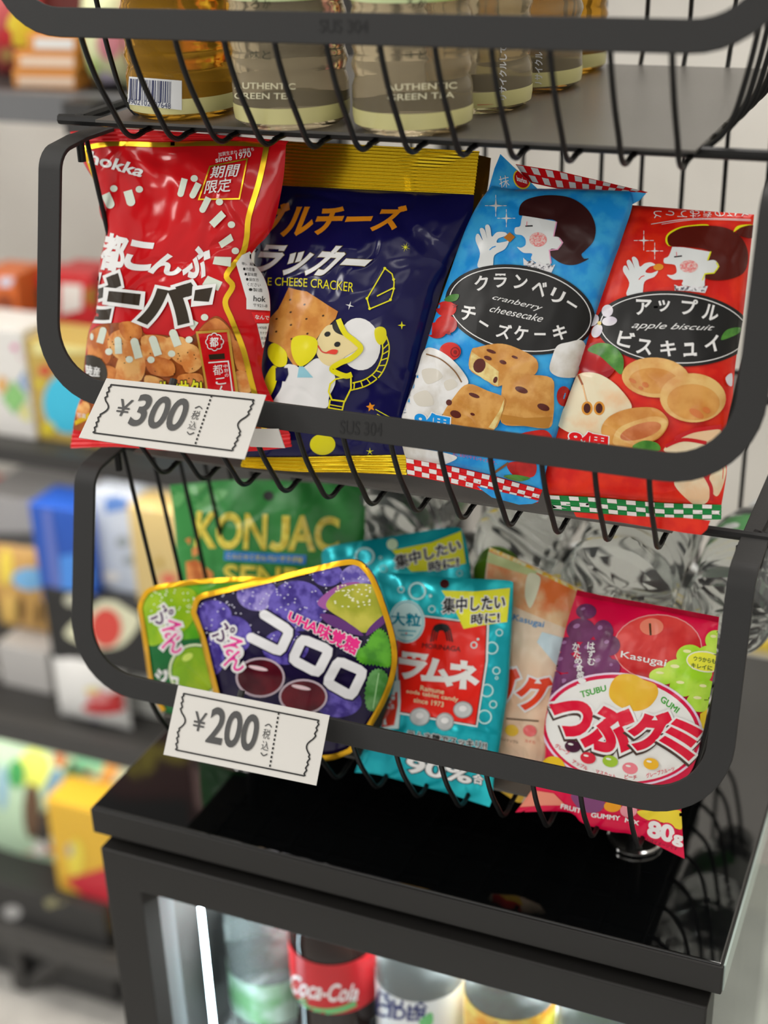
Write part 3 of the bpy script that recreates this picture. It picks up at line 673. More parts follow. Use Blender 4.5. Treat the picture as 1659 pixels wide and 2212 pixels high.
C.blob(facew, [(478, 712), (492, 630), (466, 555), (470, 518), (486, 516), (508, 552), (490, 492), (502, 478), (520, 492), (534, 540), (522, 472), (540, 458), (554, 482), (562, 530), (592, 504), (640, 504), (652, 522), (602, 540), (592, 566), (640, 560), (664, 556), (640, 604), (577, 642), (562, 712)], 4)
C.line(blue, [(548, 610), (566, 594), (585, 588)], 6); C.poly(ink(170, 110, 40), [(668, 504), (701, 532), (670, 564), (632, 536)])
C.poly(film('print_dotted', (222, 222, 226), (80, 80, 90), nscale=700, nlo=.5, nhi=.62), [(750, 656), (775, 680), (800, 670), (820, 690), (845, 680), (870, 700), (900, 690), (915, 706), (940, 696), (918, 745), (830, 722), (752, 700)])
C.ell(black, 730, 966, 450, 262, 10, 60); C.ell(white, 730, 966, 428, 244, 10, 60, ring=6)
for c_, x, y, s_, r_ in (('ク', 502, 808, 84, -6), ('ラ', 614, 793, 78, 0), ('ン', 736, 802, 78, 8), ('ベ', 846, 838, 84, 18), ('リ', 952, 885, 78, 26), ('ー', 1040, 934, 80, 32), ('チ', 424, 988, 88, 14), ('ー', 516, 1050, 72, 32), ('ズ', 636, 1094, 84, 14), ('ケ', 738, 1108, 84, 6), ('ー', 850, 1112, 80, 0), ('キ', 968, 1102, 84, -8)):
    if c_ == 'ー': C.line(white, [(x - s_*.42*math.cos(R(r_)), y - s_*.42*math.sin(R(r_))), (x + s_*.42*math.cos(R(r_)), y + s_*.42*math.sin(R(r_)))], 13)
    else: C.ch(white, c_, x, y, s_, r_, w=.92, bold=.025)
C.text(white, 'cranberry', ((575, 876), (872, 940), (858, 985), (562, 912)), shear=.4); C.text(white, 'cheesecake', ((560, 940), (876, 1000), (862, 1042), (548, 978)), shear=.4)
for x, y, rx, ry in ((235, 1090, 60, 48), (292, 962, 60, 46), (292, 1055, 66, 56), (315, 1215, 64, 54), (990, 1482, 42, 60)): C.ell(cran, x, y, rx, ry)
C.ell(ink(120, 30, 30), 345, 1220, 28, 30, ring=6); C.ell(ink(120, 30, 30), 345, 1220, 10, 12); C.blob(leafg, [(280, 908), (320, 878), (368, 876), (355, 910), (310, 920)])
C.star(ink(130, 30, 30), 345, 945, 18, 5, .4); C.star(ink(130, 30, 30), 310, 1105, 18, 5, .4)
C.blob(cream, [(160, 1215), (210, 1195), (300, 1240), (380, 1320), (425, 1400), (380, 1440), (260, 1600), (140, 1620), (30, 1615), (60, 1480), (120, 1340)])
for P_ in ([(150, 1330), (230, 1320), (270, 1370), (180, 1410)], [(100, 1480), (180, 1450), (220, 1530), (130, 1540)], [(280, 1400), (330, 1380), (360, 1420), (300, 1450)]): C.blob(ink(206, 202, 192), P_)
C.line(ink(120, 90, 60), [(175, 1232), (260, 1262), (340, 1330), (385, 1400)], 8, curve=True)
C.blob(cream, [(955, 1180), (1020, 1160), (1095, 1148), (1122, 1200), (1100, 1280), (1080, 1345), (1050, 1370), (960, 1366), (908, 1325), (925, 1240)])
C.poly(cake, spline([(442, 1210), (480, 1190), (600, 1168), (700, 1190), (828, 1262), (820, 1352), (700, 1370), (600, 1425), (520, 1380), (430, 1320)], 4)); C.poly(cakecut, [(442, 1215), (520, 1270), (605, 1335), (600, 1422), (520, 1385), (428, 1318)])
C.poly(cake, spline([(650, 1362), (780, 1355), (920, 1375), (932, 1480), (928, 1600), (900, 1672), (760, 1660), (622, 1640), (620, 1480)], 4)); C.poly(ink(176, 128, 66), [(622, 1590), (760, 1612), (922, 1606), (900, 1672), (760, 1660), (622, 1640)])
C.poly(cake, spline([(425, 1410), (540, 1450), (640, 1492), (632, 1560), (575, 1685), (420, 1665), (270, 1620), (345, 1480)], 4)); C.poly(cakecut, [(640, 1500), (632, 1565), (580, 1680), (545, 1668), (610, 1570)])
for x, y, rx, ry in ((490, 1300, 36, 44), (540, 1255, 24, 12), (630, 1280, 22, 12), (740, 1445, 40, 18), (870, 1548, 38, 20), (560, 1215, 30, 10), (460, 1478, 34, 12), (350, 1590, 34, 22), (310, 1520, 18, 18), (585, 1385, 12, 20), (700, 1250, 20, 8), (450, 1590, 14, 8)): C.ell(raisin, x, y, rx, ry, 20, 14)
C.text(ink(40, 140, 206), '8個', ((112, 1568), (312, 1608), (306, 1706), (104, 1690)), bold=.04, outline=(white, .09))
C.blob(cran, [(730, 1710), (800, 1690), (880, 1685), (920, 1730), (880, 1760), (760, 1750)]); C.blob(cran, [(650, 1890), (720, 1870), (820, 1880), (810, 1960), (700, 1960)]); C.blob(leafg, [(630, 1960), (700, 1950), (790, 1970), (720, 1990)]); C.line(ink(120, 80, 50), [(560, 1950), (660, 1880)], 14)
C.text(ink(200, 60, 90), 'めしあがりやすいサイズです。', ((330, 1812), (590, 1868), (590, 1890), (330, 1834))); C.blob(cream, [(20, 1780), (180, 1800), (350, 1840), (300, 1880), (180, 1900), (60, 1850)])
ging = film('film_red_gingham', (196, 24, 30), rough=.3)
def gingham(T, ia, ib, n, rows, m, w=None):
    a = Art(*T); A_ = resample(ia, n*2+1); B_ = resample(ib, n*2+1)
    for r_ in range(rows):
        for i in range(n):
            j = 2*i + (r_ % 2)
            if j+1 > 2*n: continue
            t0, t1 = (r_+.12)/rows, (r_+.88)/rows
            a.poly(m, [tuple(A_[j].lerp(B_[j], t0)), tuple(A_[j+1].lerp(B_[j+1], t0)), tuple(A_[j+1].lerp(B_[j+1], t1)), tuple(A_[j].lerp(B_[j], t1))])
    return a
wcheck = film('film_white_check', (226, 222, 220), rough=.3)
ia, ib = [(48, 1850), (300, 1895), (560, 1955), (862, 2040)], [(58, 1952), (300, 2000), (560, 2060), (832, 2118)]
bluebag = pouch('snack_bag', 'blue cranberry cheesecake biscuit bag with a dark haired woman drawing and red gingham ends', 'snack bag', 'snack bags in the middle basket', TCc, (.043, zf, 25, 0),
    ([(560, 225), (700, 245), (1000, 242), (1385, 258)], [(1385, 258), (1398, 345), (1330, 560), (1200, 960), (1100, 1280), (1000, 1540), (940, 1740), (890, 1900), (862, 2040)],
     [(48, 1850), (300, 1895), (560, 1955), (862, 2040)], [(560, 225), (480, 330), (400, 500), (300, 790), (225, 1010), (170, 1190), (105, 1400), (45, 1560), (15, 1690), (48, 1850)]),
    .017, .008, blue, C, seals=(('bottom_seal', ia, ib, ging, 4, .0003, gingham(TCc, ia, ib, 9, 3, wcheck)),), wr=.0010, seed=3, px=.4, py=.45)
root, w3, Nn, _ = bluebag
def flat(name, T, P_, y0, z0, lean, m, root, art=None, thick=.0008, wob=.0006, seed=0):
    """a loose flat piece of film on its own plane"""
    Nf = Vector((0, -math.cos(R(lean)), math.sin(R(lean)))); P0 = Vector((.2, y0, z0)); ox, oy, k = T
    bm = bmesh.new(); loop = [Vector((ox + p[0]*k, oy + p[1]*k, 0)) for p in P_]
    tris = tessellate_polygon([loop]); vv = [bm.verts.new(v) for v in loop]
    for t in tris:
        try: bm.faces.new([vv[i] for i in t])
        except ValueError: pass
    for ax in (0, 1):
        lo = min(v.co[ax] for v in bm.verts); hi = max(v.co[ax] for v in bm.verts); g = lo + 8
        while g < hi:
            co = [0, 0, 0]; co[ax] = g; no = [0, 0, 0]; no[ax] = 1
            bmesh.ops.bisect_plane(bm, geom=bm.verts[:] + bm.edges[:] + bm.faces[:], dist=1e-5, plane_co=co, plane_no=no); g += 8
    bm.verts.index_update()
    fv = []
    for v in bm.verts:
        q = hit((v.co.x, v.co.y), Nf, P0); fv.append(q + Nf*wob*noise.noise(q*60 + Vector((seed, 0, 0))))
    fs = [tuple(v.index for v in f.verts) for f in bm.faces]; bm.free()
    fs = [f if (fv[f[1]]-fv[f[0]]).cross(fv[f[2]]-fv[f[0]]).dot(Nf) > 0 else f[::-1] for f in fs]
    mb = MB(); nn = [Nf]*len(fv); mb.add(fv, fs, m, nn); mb.add([q - Nf*thick for q in fv], [f[::-1] for f in fs], m)
    if art: art.lay(mb, BVHTree.FromPolygons(fv, fs), lambda l, n, i: Nf)
    return mb.build(name, root)
a = Art(*TCc); a.ell(ink(224, 190, 60), 740, 186, 50, 62, -25); a.ell(ink(160, 26, 30), 740, 186, 42, 54, -25); a.text(white, 'bourbon', ((708, 165), (768, 185), (772, 215), (712, 196)), bold=.02)
a.text(white, '抹', ((600, 170), (660, 160), (668, 230), (610, 245)))
flat('folded_flap', TCc, [(540, 250), (575, 120), (610, 35), (690, 112), (760, 175), (830, 240), (1400, 262), (1480, 268), (1440, 310), (1392, 335), (1200, 300), (800, 290)], .128, 1.155 + D, 25, blue, root, a)
gi, go = [(700, 95), (950, 135), (1250, 205), (1490, 262)], [(770, 200), (950, 240), (1250, 255), (1440, 272)]
flat('top_seal', TCc, gi + go[::-1], .132, 1.155 + D, 25, ging, root, gingham(TCc, gi, go, 9, 2, wcheck))

# red apple biscuits
ared = film('film_apple_red', (190, 34, 26), (206, 54, 32), nscale=90, rough=.34); hair2 = ink(78, 26, 20); ggreen = film('film_green_gingham', (28, 122, 64), rough=.3)
bun = film('print_bun', (206, 156, 92), (186, 128, 66), nscale=70); bun2 = film('print_bun_light', (224, 184, 124), (200, 150, 92), nscale=70); applew = film('print_apple_flesh', (238, 214, 188), (228, 190, 156), nscale=60)
Dd = Art(1160, 400, .35265); TD = (1160, 400, .35265)
Dd.text(white, 'とっておきのひと', ((715, 205), (1300, 192), (1300, 152), (715, 158)), bold=.0); Dd.line(white, [(700, 240), (960, 206), (1310, 212)], 4, curve=True); Dd.line(white, [(765, 241), (980, 213), (1310, 220)], 3, curve=True)
for x, y, r in ((655, 340, 38), (722, 404, 32)):
    Dd.star(white, x, y, r, 4, .2)
    for dx, dy in ((1, 0), (-1, 0), (0, 1), (0, -1)): Dd.line(white, [(x + dx*r, y + dy*r), (x + dx*r*1.6, y + dy*r*1.6)], 4)
Dd.blob(yell, [(794, 360), (792, 315), (830, 278), (905, 252), (1050, 244), (1000, 300), (840, 372)])
Dd.blob(hair2, [(806, 362), (802, 320), (836, 288), (905, 260), (1050, 250), (1170, 268), (1250, 322), (1288, 400), (1286, 490), (1250, 550), (1150, 582), (1040, 575), (1000, 520), (1060, 410), (905, 378), (830, 376)]); Dd.blob(yell, [(1205, 290), (1230, 252), (1310, 243), (1310, 262), (1240, 270)]); Dd.blob(hair2, [(1222, 296), (1250, 262), (1330, 250), (1330, 320), (1270, 322)])
Dd.poly(facew, spline([(830, 380), (905, 384), (980, 396), (1062, 410)], 4, False) + spline([(1045, 465), (1090, 462), (1116, 498), (1088, 536), (1036, 542), (1028, 590), (1015, 625), (895, 615), (895, 582), (835, 580), (798, 552), (830, 552), (856, 535), (850, 495), (826, 486), (782, 480), (780, 452), (805, 440), (820, 410)], 4, False))
Dd.line(yell, [(1066, 408), (1046, 462)], 9); Dd.line(yell, [(1100, 475), (1114, 500), (1085, 540), (1030, 545), (1014, 585)], 8)
Dd.ell(pink, 932, 500, 56, 38); Dd.line(black, [(842, 442), (890, 436)], 8); Dd.line(ink(220, 120, 130), [(856, 412), (858, 438)], 4)
Dd.blob(facew, [(550, 675), (567, 600), (530, 530), (532, 498), (548, 496), (566, 524), (550, 472), (566, 458), (586, 482), (600, 512), (582, 450), (600, 440), (620, 462), (632, 500), (662, 480), (700, 474), (726, 490), (690, 502), (665, 532), (700, 540), (742, 526), (720, 562), (660, 592), (640, 675)], 4); Dd.line(ared, [(625, 580), (640, 562), (660, 555)], 5)
Dd.ell(ink(206, 140, 40), 745, 503, 31, 20, -5); Dd.poly(MATS['print_dotted'], [(842, 610), (870, 622), (900, 616), (930, 626), (960, 616), (1000, 628), (1048, 618), (1030, 662), (930, 650), (846, 646)])
Dd.ell(black, 838, 880, 475, 230, 4, 60); Dd.ell(white, 838, 880, 450, 212, 4, 60, ring=6)
for c_, x, y, s_, r_ in (('ア', 656, 750, 90, 2), ('ッ', 780, 742, 66, 4), ('プ', 935, 748, 92, 6), ('ル', 1066, 782, 90, 14), ('ビ', 548, 945, 92, 16), ('ス', 660, 992, 86, 8), ('キ', 806, 1002, 90, 2), ('ュ', 938, 1008, 76, -4), ('イ', 1075, 974, 90, -14)): Dd.ch(white, c_, x, y, s_, r_, bold=.025)
Dd.text(white, 'apple biscuit', ((592, 836), (1092, 858), (1080, 902), (578, 890)), shear=.4)
petal = film('print_petal', (226, 222, 228), (206, 200, 212), nscale=80)
for x, y, rx, ry, r_ in ((435, 772, 34, 38, 20), (448, 835, 46, 28, -8), (372, 895, 30, 44, 30), (350, 830, 30, 40, 40)): Dd.ell(petal, x, y, rx, ry, r_)
Dd.ell(ink(210, 190, 110), 388, 848, 12)
Dd.ell(film('print_apple_skin', (140, 22, 34), (170, 40, 40), nscale=40), 375, 1080, 118, 118); Dd.blob(leafg, [(315, 1012), (380, 970), (470, 985), (532, 1060), (522, 1158), (470, 1122), (390, 1050)])
Dd.blob(applew, [(262, 1160), (320, 1148), (400, 1165), (500, 1235), (585, 1360), (500, 1430), (400, 1530), (330, 1562), (130, 1470), (180, 1350), (235, 1200)])
for x in (312, 386): Dd.ell(ink(200, 140, 60), x, 1368, 34, 42); Dd.ell(ink(64, 24, 18), x, 1368, 21, 30)
Dd.line(ink(150, 90, 60), [(258, 1165), (285, 1225)], 12); Dd.line(ink(220, 176, 130), [(285, 1225), (310, 1330)], 8)
Dd.ell(bun2, 730, 1180, 206, 122, 4, 36); Dd.ell(bun, 720, 1200, 150, 78, 4, 30); Dd.ell(bun2, 956, 1304, 200, 150, 3, 36); Dd.ell(bun, 960, 1330, 160, 110, 5, 30)
for x, y, rx, ry in ((590, 1200, 26, 12), (668, 1225, 22, 16), (640, 1245, 16, 10), (980, 1400, 50, 22), (1040, 1380, 26, 18)): Dd.ell(ink(190, 116, 66), x, y, rx, ry, 30, 14)
Dd.blob(bun, [(398, 1510), (440, 1425), (560, 1372), (720, 1365), (802, 1430), (795, 1495), (730, 1562), (580, 1612), (450, 1592)]); Dd.blob(bun2, [(470, 1560), (520, 1480), (700, 1420), (795, 1440), (785, 1500), (720, 1560), (580, 1605), (490, 1595)]); Dd.ell(film('print_filling', (196, 130, 90), (176, 104, 66), nscale=90), 640, 1508, 130, 46, -17)
Dd.text(ink(196, 30, 36), '8個', ((212, 1498), (436, 1538), (432, 1622), (200, 1604)), bold=.04, outline=(white, .09))
Dd.blob(leafg, [(590, 1600), (660, 1565), (740, 1580), (755, 1625), (640, 1625)])
def slice_(P_, Q_): Dd.blob(applew, P_); Dd.line(ink(176, 40, 44), Q_, 26, curve=True)
slice_([(780, 1620), (850, 1560), (960, 1515), (1120, 1498), (1090, 1560), (980, 1630), (840, 1640)], [(850, 1555), (960, 1505), (1130, 1480)]); Dd.line(ink(176, 40, 44), [(790, 1600), (900, 1560), (1040, 1580)], 22, curve=True)
Dd.blob(applew, [(840, 1820), (1000, 1780), (1050, 1840), (1060, 1900), (1030, 1950), (950, 1948)]); Dd.blob(applew, [(1060, 1780), (1150, 1720), (1150, 1800), (1110, 1900), (1075, 1880)]); Dd.line(ink(176, 40, 44), [(1030, 1780), (1066, 1850), (1068, 1930)], 22, curve=True); Dd.blob(petal, [(1155, 1180), (1190, 1155), (1190, 1230), (1165, 1220)]); Dd.blob(leafg, [(1130, 950), (1160, 890), (1240, 872), (1230, 910)])
ia, ib = [(78, 1898), (360, 1912), (760, 1945), (1130, 1958)], [(98, 1988), (360, 2010), (760, 2048), (1128, 2048)]
r2 = pouch('snack_bag', 'red apple biscuit bag with a ponytail woman drawing and green gingham bottom, at the right', 'snack bag', 'snack bags in the middle basket', TD, (.051, zf, 25, 0),
    ([(545, 120), (800, 138), (1000, 155), (1330, 180)], [(1330, 180), (1305, 420), (1262, 800), (1215, 1100), (1192, 1400), (1165, 1690), (1160, 1780), (1130, 1958)],
     ia, [(545, 120), (500, 220), (440, 420), (380, 620), (310, 820), (230, 1050), (165, 1300), (80, 1540), (40, 1740), (35, 1810), (78, 1898)]),
    .016, .008, ared, Dd, seals=(('bottom_seal', ia, ib, ggreen, 4, .0003, gingham(TD, ia, ib, 9, 3, wcheck)),), wr=.0010, seed=4, px=.4, py=.45)
flat('back_panel_fold', TD, [(225, 2005), (600, 2030), (900, 2040), (1060, 2058), (1040, 2110), (1005, 2142), (900, 2130), (760, 2105), (500, 2065), (240, 2032)], .030, 1.204, 10, ared, r2[0])
flat('back_panel_fold', TCc, [(470, 2020), (640, 2062), (840, 2108), (800, 2125), (720, 2130), (560, 2085)], .030, 1.204, 10, blue, root)
# ------------------------------------------------------------------ price tickets
paper = mat('ticket_paper', (214, 212, 207), rough=.7); tink = mat('ticket_ink_grey', (74, 74, 74), rough=.6); tblk = mat('ticket_ink_black', (24, 24, 24), rough=.6)
def ticket(quadpx, y, lean, price, label, tail=None):
    TL, TR, BR, BL = quadpx
    al = R(lean); Nf = Vector((0, -math.cos(al), math.sin(al))); P0 = hy(TL, y)
    c = [hit(p, Nf, P0) for p in quadpx]
    root = thing('price_ticket', (c[0]+c[1])/2, label, 'price tag', 'price tickets clipped to the baskets')
    n = 24; fv = []
    for j in range(n+1):
        for i in range(n+1):
            u, v = i/n, j/n; q = c[0]*(1-u)*(1-v) + c[1]*u*(1-v) + c[2]*u*v + c[3]*(1-u)*v
            fv.append(q - Nf*.0012*math.sin(math.pi*u)*v)
    fs = [(j*(n+1)+i, (j+1)*(n+1)+i, (j+1)*(n+1)+i+1, j*(n+1)+i+1) for j in range(n) for i in range(n)]
    if (fv[fs[0][2]]-fv[fs[0][0]]).cross(fv[fs[0][3]]-fv[fs[0][1]]).dot(Nf) < 0: fs = [f[::-1] for f in fs]
    mb = MB(); mb.add(fv, fs, paper, [Nf]*len(fv)); mb.add([q - Nf*.0005 for q in fv], [f[::-1] for f in fs], paper)
    q2 = lambda u, v: tuple(Vector(TL)*(1-u)*(1-v) + Vector(TR)*u*(1-v) + Vector(BR)*u*v + Vector(BL)*(1-u)*v)
    a = Art(); q4 = lambda u0, v0, u1, v1: (q2(u0, v0), q2(u1, v0), q2(u1, v1), q2(u0, v1))
    a.line(tblk, [q2(.045, .10), q2(.94, .10)], 3.2); a.line(tblk, [q2(.075, .90), q2(.915, .90)], 3.2)
    def torn(u0, u1, s, sd):
        P_ = []; rr = random.Random(sd)
        for k in range(30):
            v = .10 + .80*k/29; b = 0
            if .36 < v < .60: b = .035*math.sin(math.pi*(v-.36)/.24)
            P_.append(q2(u0 + (u1-u0)*k/29 + s*(b + (.006*math.sin(k*2.1) if not b else 0)), v))
        return P_
    a.line(tblk, torn(.045, .075, 1, 1), 3.2); a.line(tblk, torn(.94, .915, -1, 2), 3.2)
    for k in range(13): a.line(tblk, [q2(.675 + .02*k/13*.6, .10 + .80*k/13), q2(.675 + .02*(k+.55)/13*.6, .10 + .80*(k+.55)/13)], 3.6)
    a.text(tink, '¥', q4(.145, .31, .225, .58), bold=.002); a.text(tink, price, q4(.252, .21, .566, .70), bold=.022)
    a.text(tink, '税', q4(.600, .36, .648, .50)); a.text(tink, '込', q4(.607, .53, .655, .66))
    a.line(tink, [q2(.604, .325), q2(.626, .29), q2(.648, .325)], 2.4, curve=True); a.line(tink, [q2(.612, .70), q2(.632, .735), q2(.655, .70)], 2.4, curve=True)
    def nrm(l, n_, i): return Nf
    a.lay(mb, BVHTree.FromPolygons(fv, fs), nrm)
    mb.build('ticket_face', root)
    if tail:
        flat('ticket_stub', (0, 0, 1), tail, y + .014, P0.z, 20, paper, root, wob=0)
    m = MB(); m.tube([c[0].lerp(c[1], .4) - Nf*.004, c[0].lerp(c[1], .4) + Vector((0, .006, .001))], .0022, mat('clip_dark', (40, 40, 40)), 8); m.build('clip', root)
ticket(((230, 817), (575, 853), (528, 992), (170, 945)), -.012, 55, '300', 'white paper ticket reading 300 yen hung on the middle basket rim', [(536, 926), (601, 926), (615, 968), (540, 965)])
ticket(((385, 1480), (712, 1545), (683, 1697), (353, 1630)), -.020, 34, '200', 'white paper ticket reading 200 yen hung on the lowest basket rim')

# ------------------------------------------------------------------ sweets in the lowest basket
zb_ = .765 + D
konj = film('film_leaf_green', (52, 124, 62), rough=.35); kl = ink(92, 150, 92); kyel = film('print_yellow_speckle', (222, 206, 100), (200, 180, 76), nscale=260); blu = ink(60, 124, 190)
E_ = Art(170, 950, .42194); TE = (170, 950, .42194)
for P_ in ([(640, 300), (690, 258), (765, 262), (730, 310), (650, 322)], [(480, 290), (520, 270), (545, 300), (510, 345), (485, 330)], [(570, 240), (620, 232), (650, 240), (600, 282), (560, 270)], [(600, 330), (660, 320), (720, 350), (680, 380), (610, 360)]): E_.blob(kl, P_)
E_.line(kl, [(470, 245), (560, 290), (650, 330)], 6, curve=True); E_.ell(black, 972, 287, 27, 25)
E_.text(kyel, 'KON', ((612, 372), (964, 387), (956, 557), (598, 548)), bold=.035); E_.line(kyel, [(1062, 388), (1060, 470), (1052, 530), (1020, 552), (982, 535)], 40, curve=True); E_.text(kyel, 'AC', ((1085, 392), (1332, 402), (1326, 570), (1080, 562)), bold=.035); E_.poly(blu, [(748, 568), (1168, 590), (1164, 640), (745, 616)]); E_.text(kyel, 'こんにゃくせんべい サラダ味', ((762, 580), (1150, 600), (1146, 630), (760, 606)), bold=.02)
E_.text(kyel, 'SENBEI', ((750, 640), (1260, 668), (1254, 780), (745, 752)), bold=.03)
E_.poly(crk, [(548, 625), (600, 612), (690, 680), (690, 760), (560, 760)]); E_.poly(crk2, [(580, 560), (625, 530), (610, 590), (585, 600)]); E_.poly(crk, [(545, 510), (575, 500), (570, 540)])
pouch('snack_pouch', 'green konjac cracker pouch with yellow capitals standing at the back of the lowest basket', 'snack pouch', 'sweet pouches in the lowest basket', TE, (.140, zb_ + .03, 20, 0),
    ([(465, 232), (800, 205), (1100, 212), (1470, 240)], [(1470, 240), (1462, 520), (1440, 900), (1420, 1150)], [(560, 1120), (900, 1150), (1200, 1160), (1420, 1150)], [(465, 232), (492, 430), (512, 720), (560, 1120)]), .012, .010, konj, E_, wr=.0016, seed=5, py=1.1)
teal = film('film_teal_foil', (26, 150, 162), (52, 180, 188), nscale=30, metal=.35, rough=.25); teald = ink(20, 120, 136); bub = ink(190, 232, 234); yel2 = ink(238, 226, 60)
Fb = Art(680, 1080, .3165); TF = (680, 1080, .3165)
Fb.ell(ink(200, 220, 190), 530, 303, 38, 38, 0); Fb.ell(bub, 342, 385, 68, 62, ring=14); Fb.poly(yel2, [(528, 345), (800, 290), (1000, 212), (1032, 432), (850, 480), (660, 490)])
Fb.text(black, '集中したい', ((545, 385), (990, 265), (1000, 345), (560, 470)), bold=.03, outline=(white, .10)); Fb.text(black, '時に!', ((780, 425), (980, 385), (985, 455), (785, 490)), bold=.03, outline=(white, .10))
for p_ in ((450, 395, 12), (470, 470, 26), (990, 500, 22)): Fb.ell(bub, *p_, ring=6)
pouch('snack_pouch', 'teal candy pouch with a yellow badge mostly hidden behind the front teal pouch', 'snack pouch', 'sweet pouches in the lowest basket', TF, (.085, zb_ + .01, 25, 0),
    ([(45, 375), (110, 315), (500, 252), (945, 186), (1008, 222)], [(1008, 222), (1042, 330), (1066, 520), (1090, 900), (1100, 1300)], [(250, 1340), (600, 1350), (1100, 1300)], [(45, 375), (70, 620), (150, 1000), (250, 1340)]), .010, .008, teal, Fb, wr=.0012, seed=6)
peach = film('film_peach', (232, 206, 184), (226, 180, 150), nscale=14, crease=.0008); porange = film('print_peach_orange', (222, 120, 70), (236, 190, 150), nscale=40)
TG = (1050, 1130, .36709); G = Art(*TG)
G.poly(porange, [(20, 150), (300, 270), (560, 400), (520, 640), (280, 540), (0, 420)]); G.poly(film('print_gold_stripe', (220, 176, 70), (240, 226, 190), nscale=200), [(20, 135), (560, 392), (556, 412), (20, 160)]); G.poly(ink(190, 200, 150), [(10, 165), (300, 285), (290, 320), (0, 230)])
G.blob(ink(240, 226, 200), [(250, 300), (320, 320), (300, 420), (260, 500), (230, 420)]); G.text(ink(70, 140, 190), 'Kasugai', ((165, 535), (345, 580), (335, 625), (155, 580)), bold=.01)
G.poly(ink(196, 216, 226), [(330, 640), (470, 680), (440, 870), (300, 700)])
grangy = ink(206, 70, 40)
G.text(grangy, 'グ', ((185, 900), (385, 920), (360, 1090), (200, 1090)), bold=.05, outline=(white, .11)); G.text(grangy, 'ブ', ((20, 850), (190, 870), (180, 1080), (30, 1080)), bold=.05, outline=(white, .11))
for x, y, m_ in ((152, 1220, ink(216, 180, 70)), (258, 1222, ink(220, 110, 110))): G.ell(m_, x, y, 40, 34, 15)
G.text(seeds, 'パイナップル', ((85, 1262), (190, 1280), (190, 1298), (85, 1280))); G.text(ink(200, 60, 60), 'スイカ', ((228, 1270), (288, 1282), (288, 1300), (228, 1288)))
G.line(seeds, [(120, 1150), (310, 1165)], 8); G.poly(ink(196, 60, 50), [(40, 1440), (220, 1540), (200, 1640), (40, 1560)]); G.poly(ink(220, 180, 80), [(50, 1570), (230, 1600), (200, 1660)])
pouch('snack_pouch', 'peach gummy pouch with orange lettering, between the teal and crimson pouches', 'snack pouch', 'sweet pouches in the lowest basket', TG, (.062, zb_, 25, 0),
    ([(20, 140), (200, 215), (400, 310), (575, 395)], [(575, 395), (540, 700), (470, 1100), (420, 1400), (330, 1620)], [(30, 1540), (120, 1600), (200, 1645), (330, 1620)], [(20, 140), (-15, 400), (-15, 900), (-10, 1300), (30, 1540)]), .010, .008, peach, G, wr=.0016, seed=7)
# green gummy pouch behind the purple one
gg = film('film_lime_green', (74, 146, 36), (110, 170, 40), nscale=25); muscat = film('print_muscat', (150, 178, 40), (120, 160, 30), nscale=40); goldedge = film('foil_gold_edge', (206, 160, 44), metal=.7, rough=.3); purpleink = ink(70, 30, 80); pinkink = ink(214, 70, 150)
H_ = Art(*TE)
H_.poly(ink(18, 92, 46), [(330, 1040), (700, 1010), (720, 1440), (380, 1440)]); H_.blob(muscat, [(320, 860), (370, 780), (480, 750), (590, 770), (610, 850), (560, 960), (400, 1050), (340, 1020)])
H_.ell(ink(214, 232, 190), 600, 1180, 138, 138, ring=12); H_.ell(muscat, 600, 1180, 120, 122); H_.ell(ink(196, 214, 110), 560, 1110, 30, 18, -30)
def pururu(a, pts, size):
    for c_, x, y, r_ in pts: a.ch(purpleink if c_ == 'ぷ' else pinkink, c_, x, y, size, r_, bold=.01, outline=(white, .10))
pururu(H_, (('ぷ', 430, 895, 20), ('る', 480, 975, 20), ('ん', 490, 1035, 20)), 100)
H_.text(white, 'ジュ', ((400, 1170), (520, 1190), (520, 1270), (395, 1250)), bold=.05)
for q in range(40): H_.ell(ink(226, 236, 200), rnd.uniform(370, 600), rnd.uniform(765, 880), 4, 4, n=8)
outl = ([(305, 860), (325, 800), (385, 748), (600, 715), (850, 700), (1000, 705)], [(1000, 705), (1010, 900), (1000, 1200), (980, 1400)], [(430, 1390), (600, 1430), (800, 1440), (980, 1400)], [(305, 860), (335, 1040), (360, 1220), (395, 1330), (430, 1390)])
def inset(P_, d, closed=True):
    P_ = [Vector(p) for p in P_]; n = len(P_); ar = sum(P_[i].x*P_[(i+1) % n].y - P_[(i+1) % n].x*P_[i].y for i in range(n)); out = []
    for i in range(n):
        a = P_[i-1] if (i or closed) else P_[i]; b = P_[(i+1) % n] if (i < n-1 or closed) else P_[i]
        t = (b - a).normalized(); out.append(tuple(P_[i] + Vector((-t.y, t.x))*(d if ar > 0 else -d)))
    return out
H_.line(goldedge, inset(spline(outl[3][::-1], 5, False)[:-1] + spline(outl[0], 5, False), 12, False), 24)
pouch('snack_pouch', 'lime green grape gummy pouch with a gold edge at the left of the lowest basket', 'snack pouch', 'sweet pouches in the lowest basket', TE, (.046, zb_, 5, 0), outl, .010, .008, gg, H_, wr=.0010, seed=8)
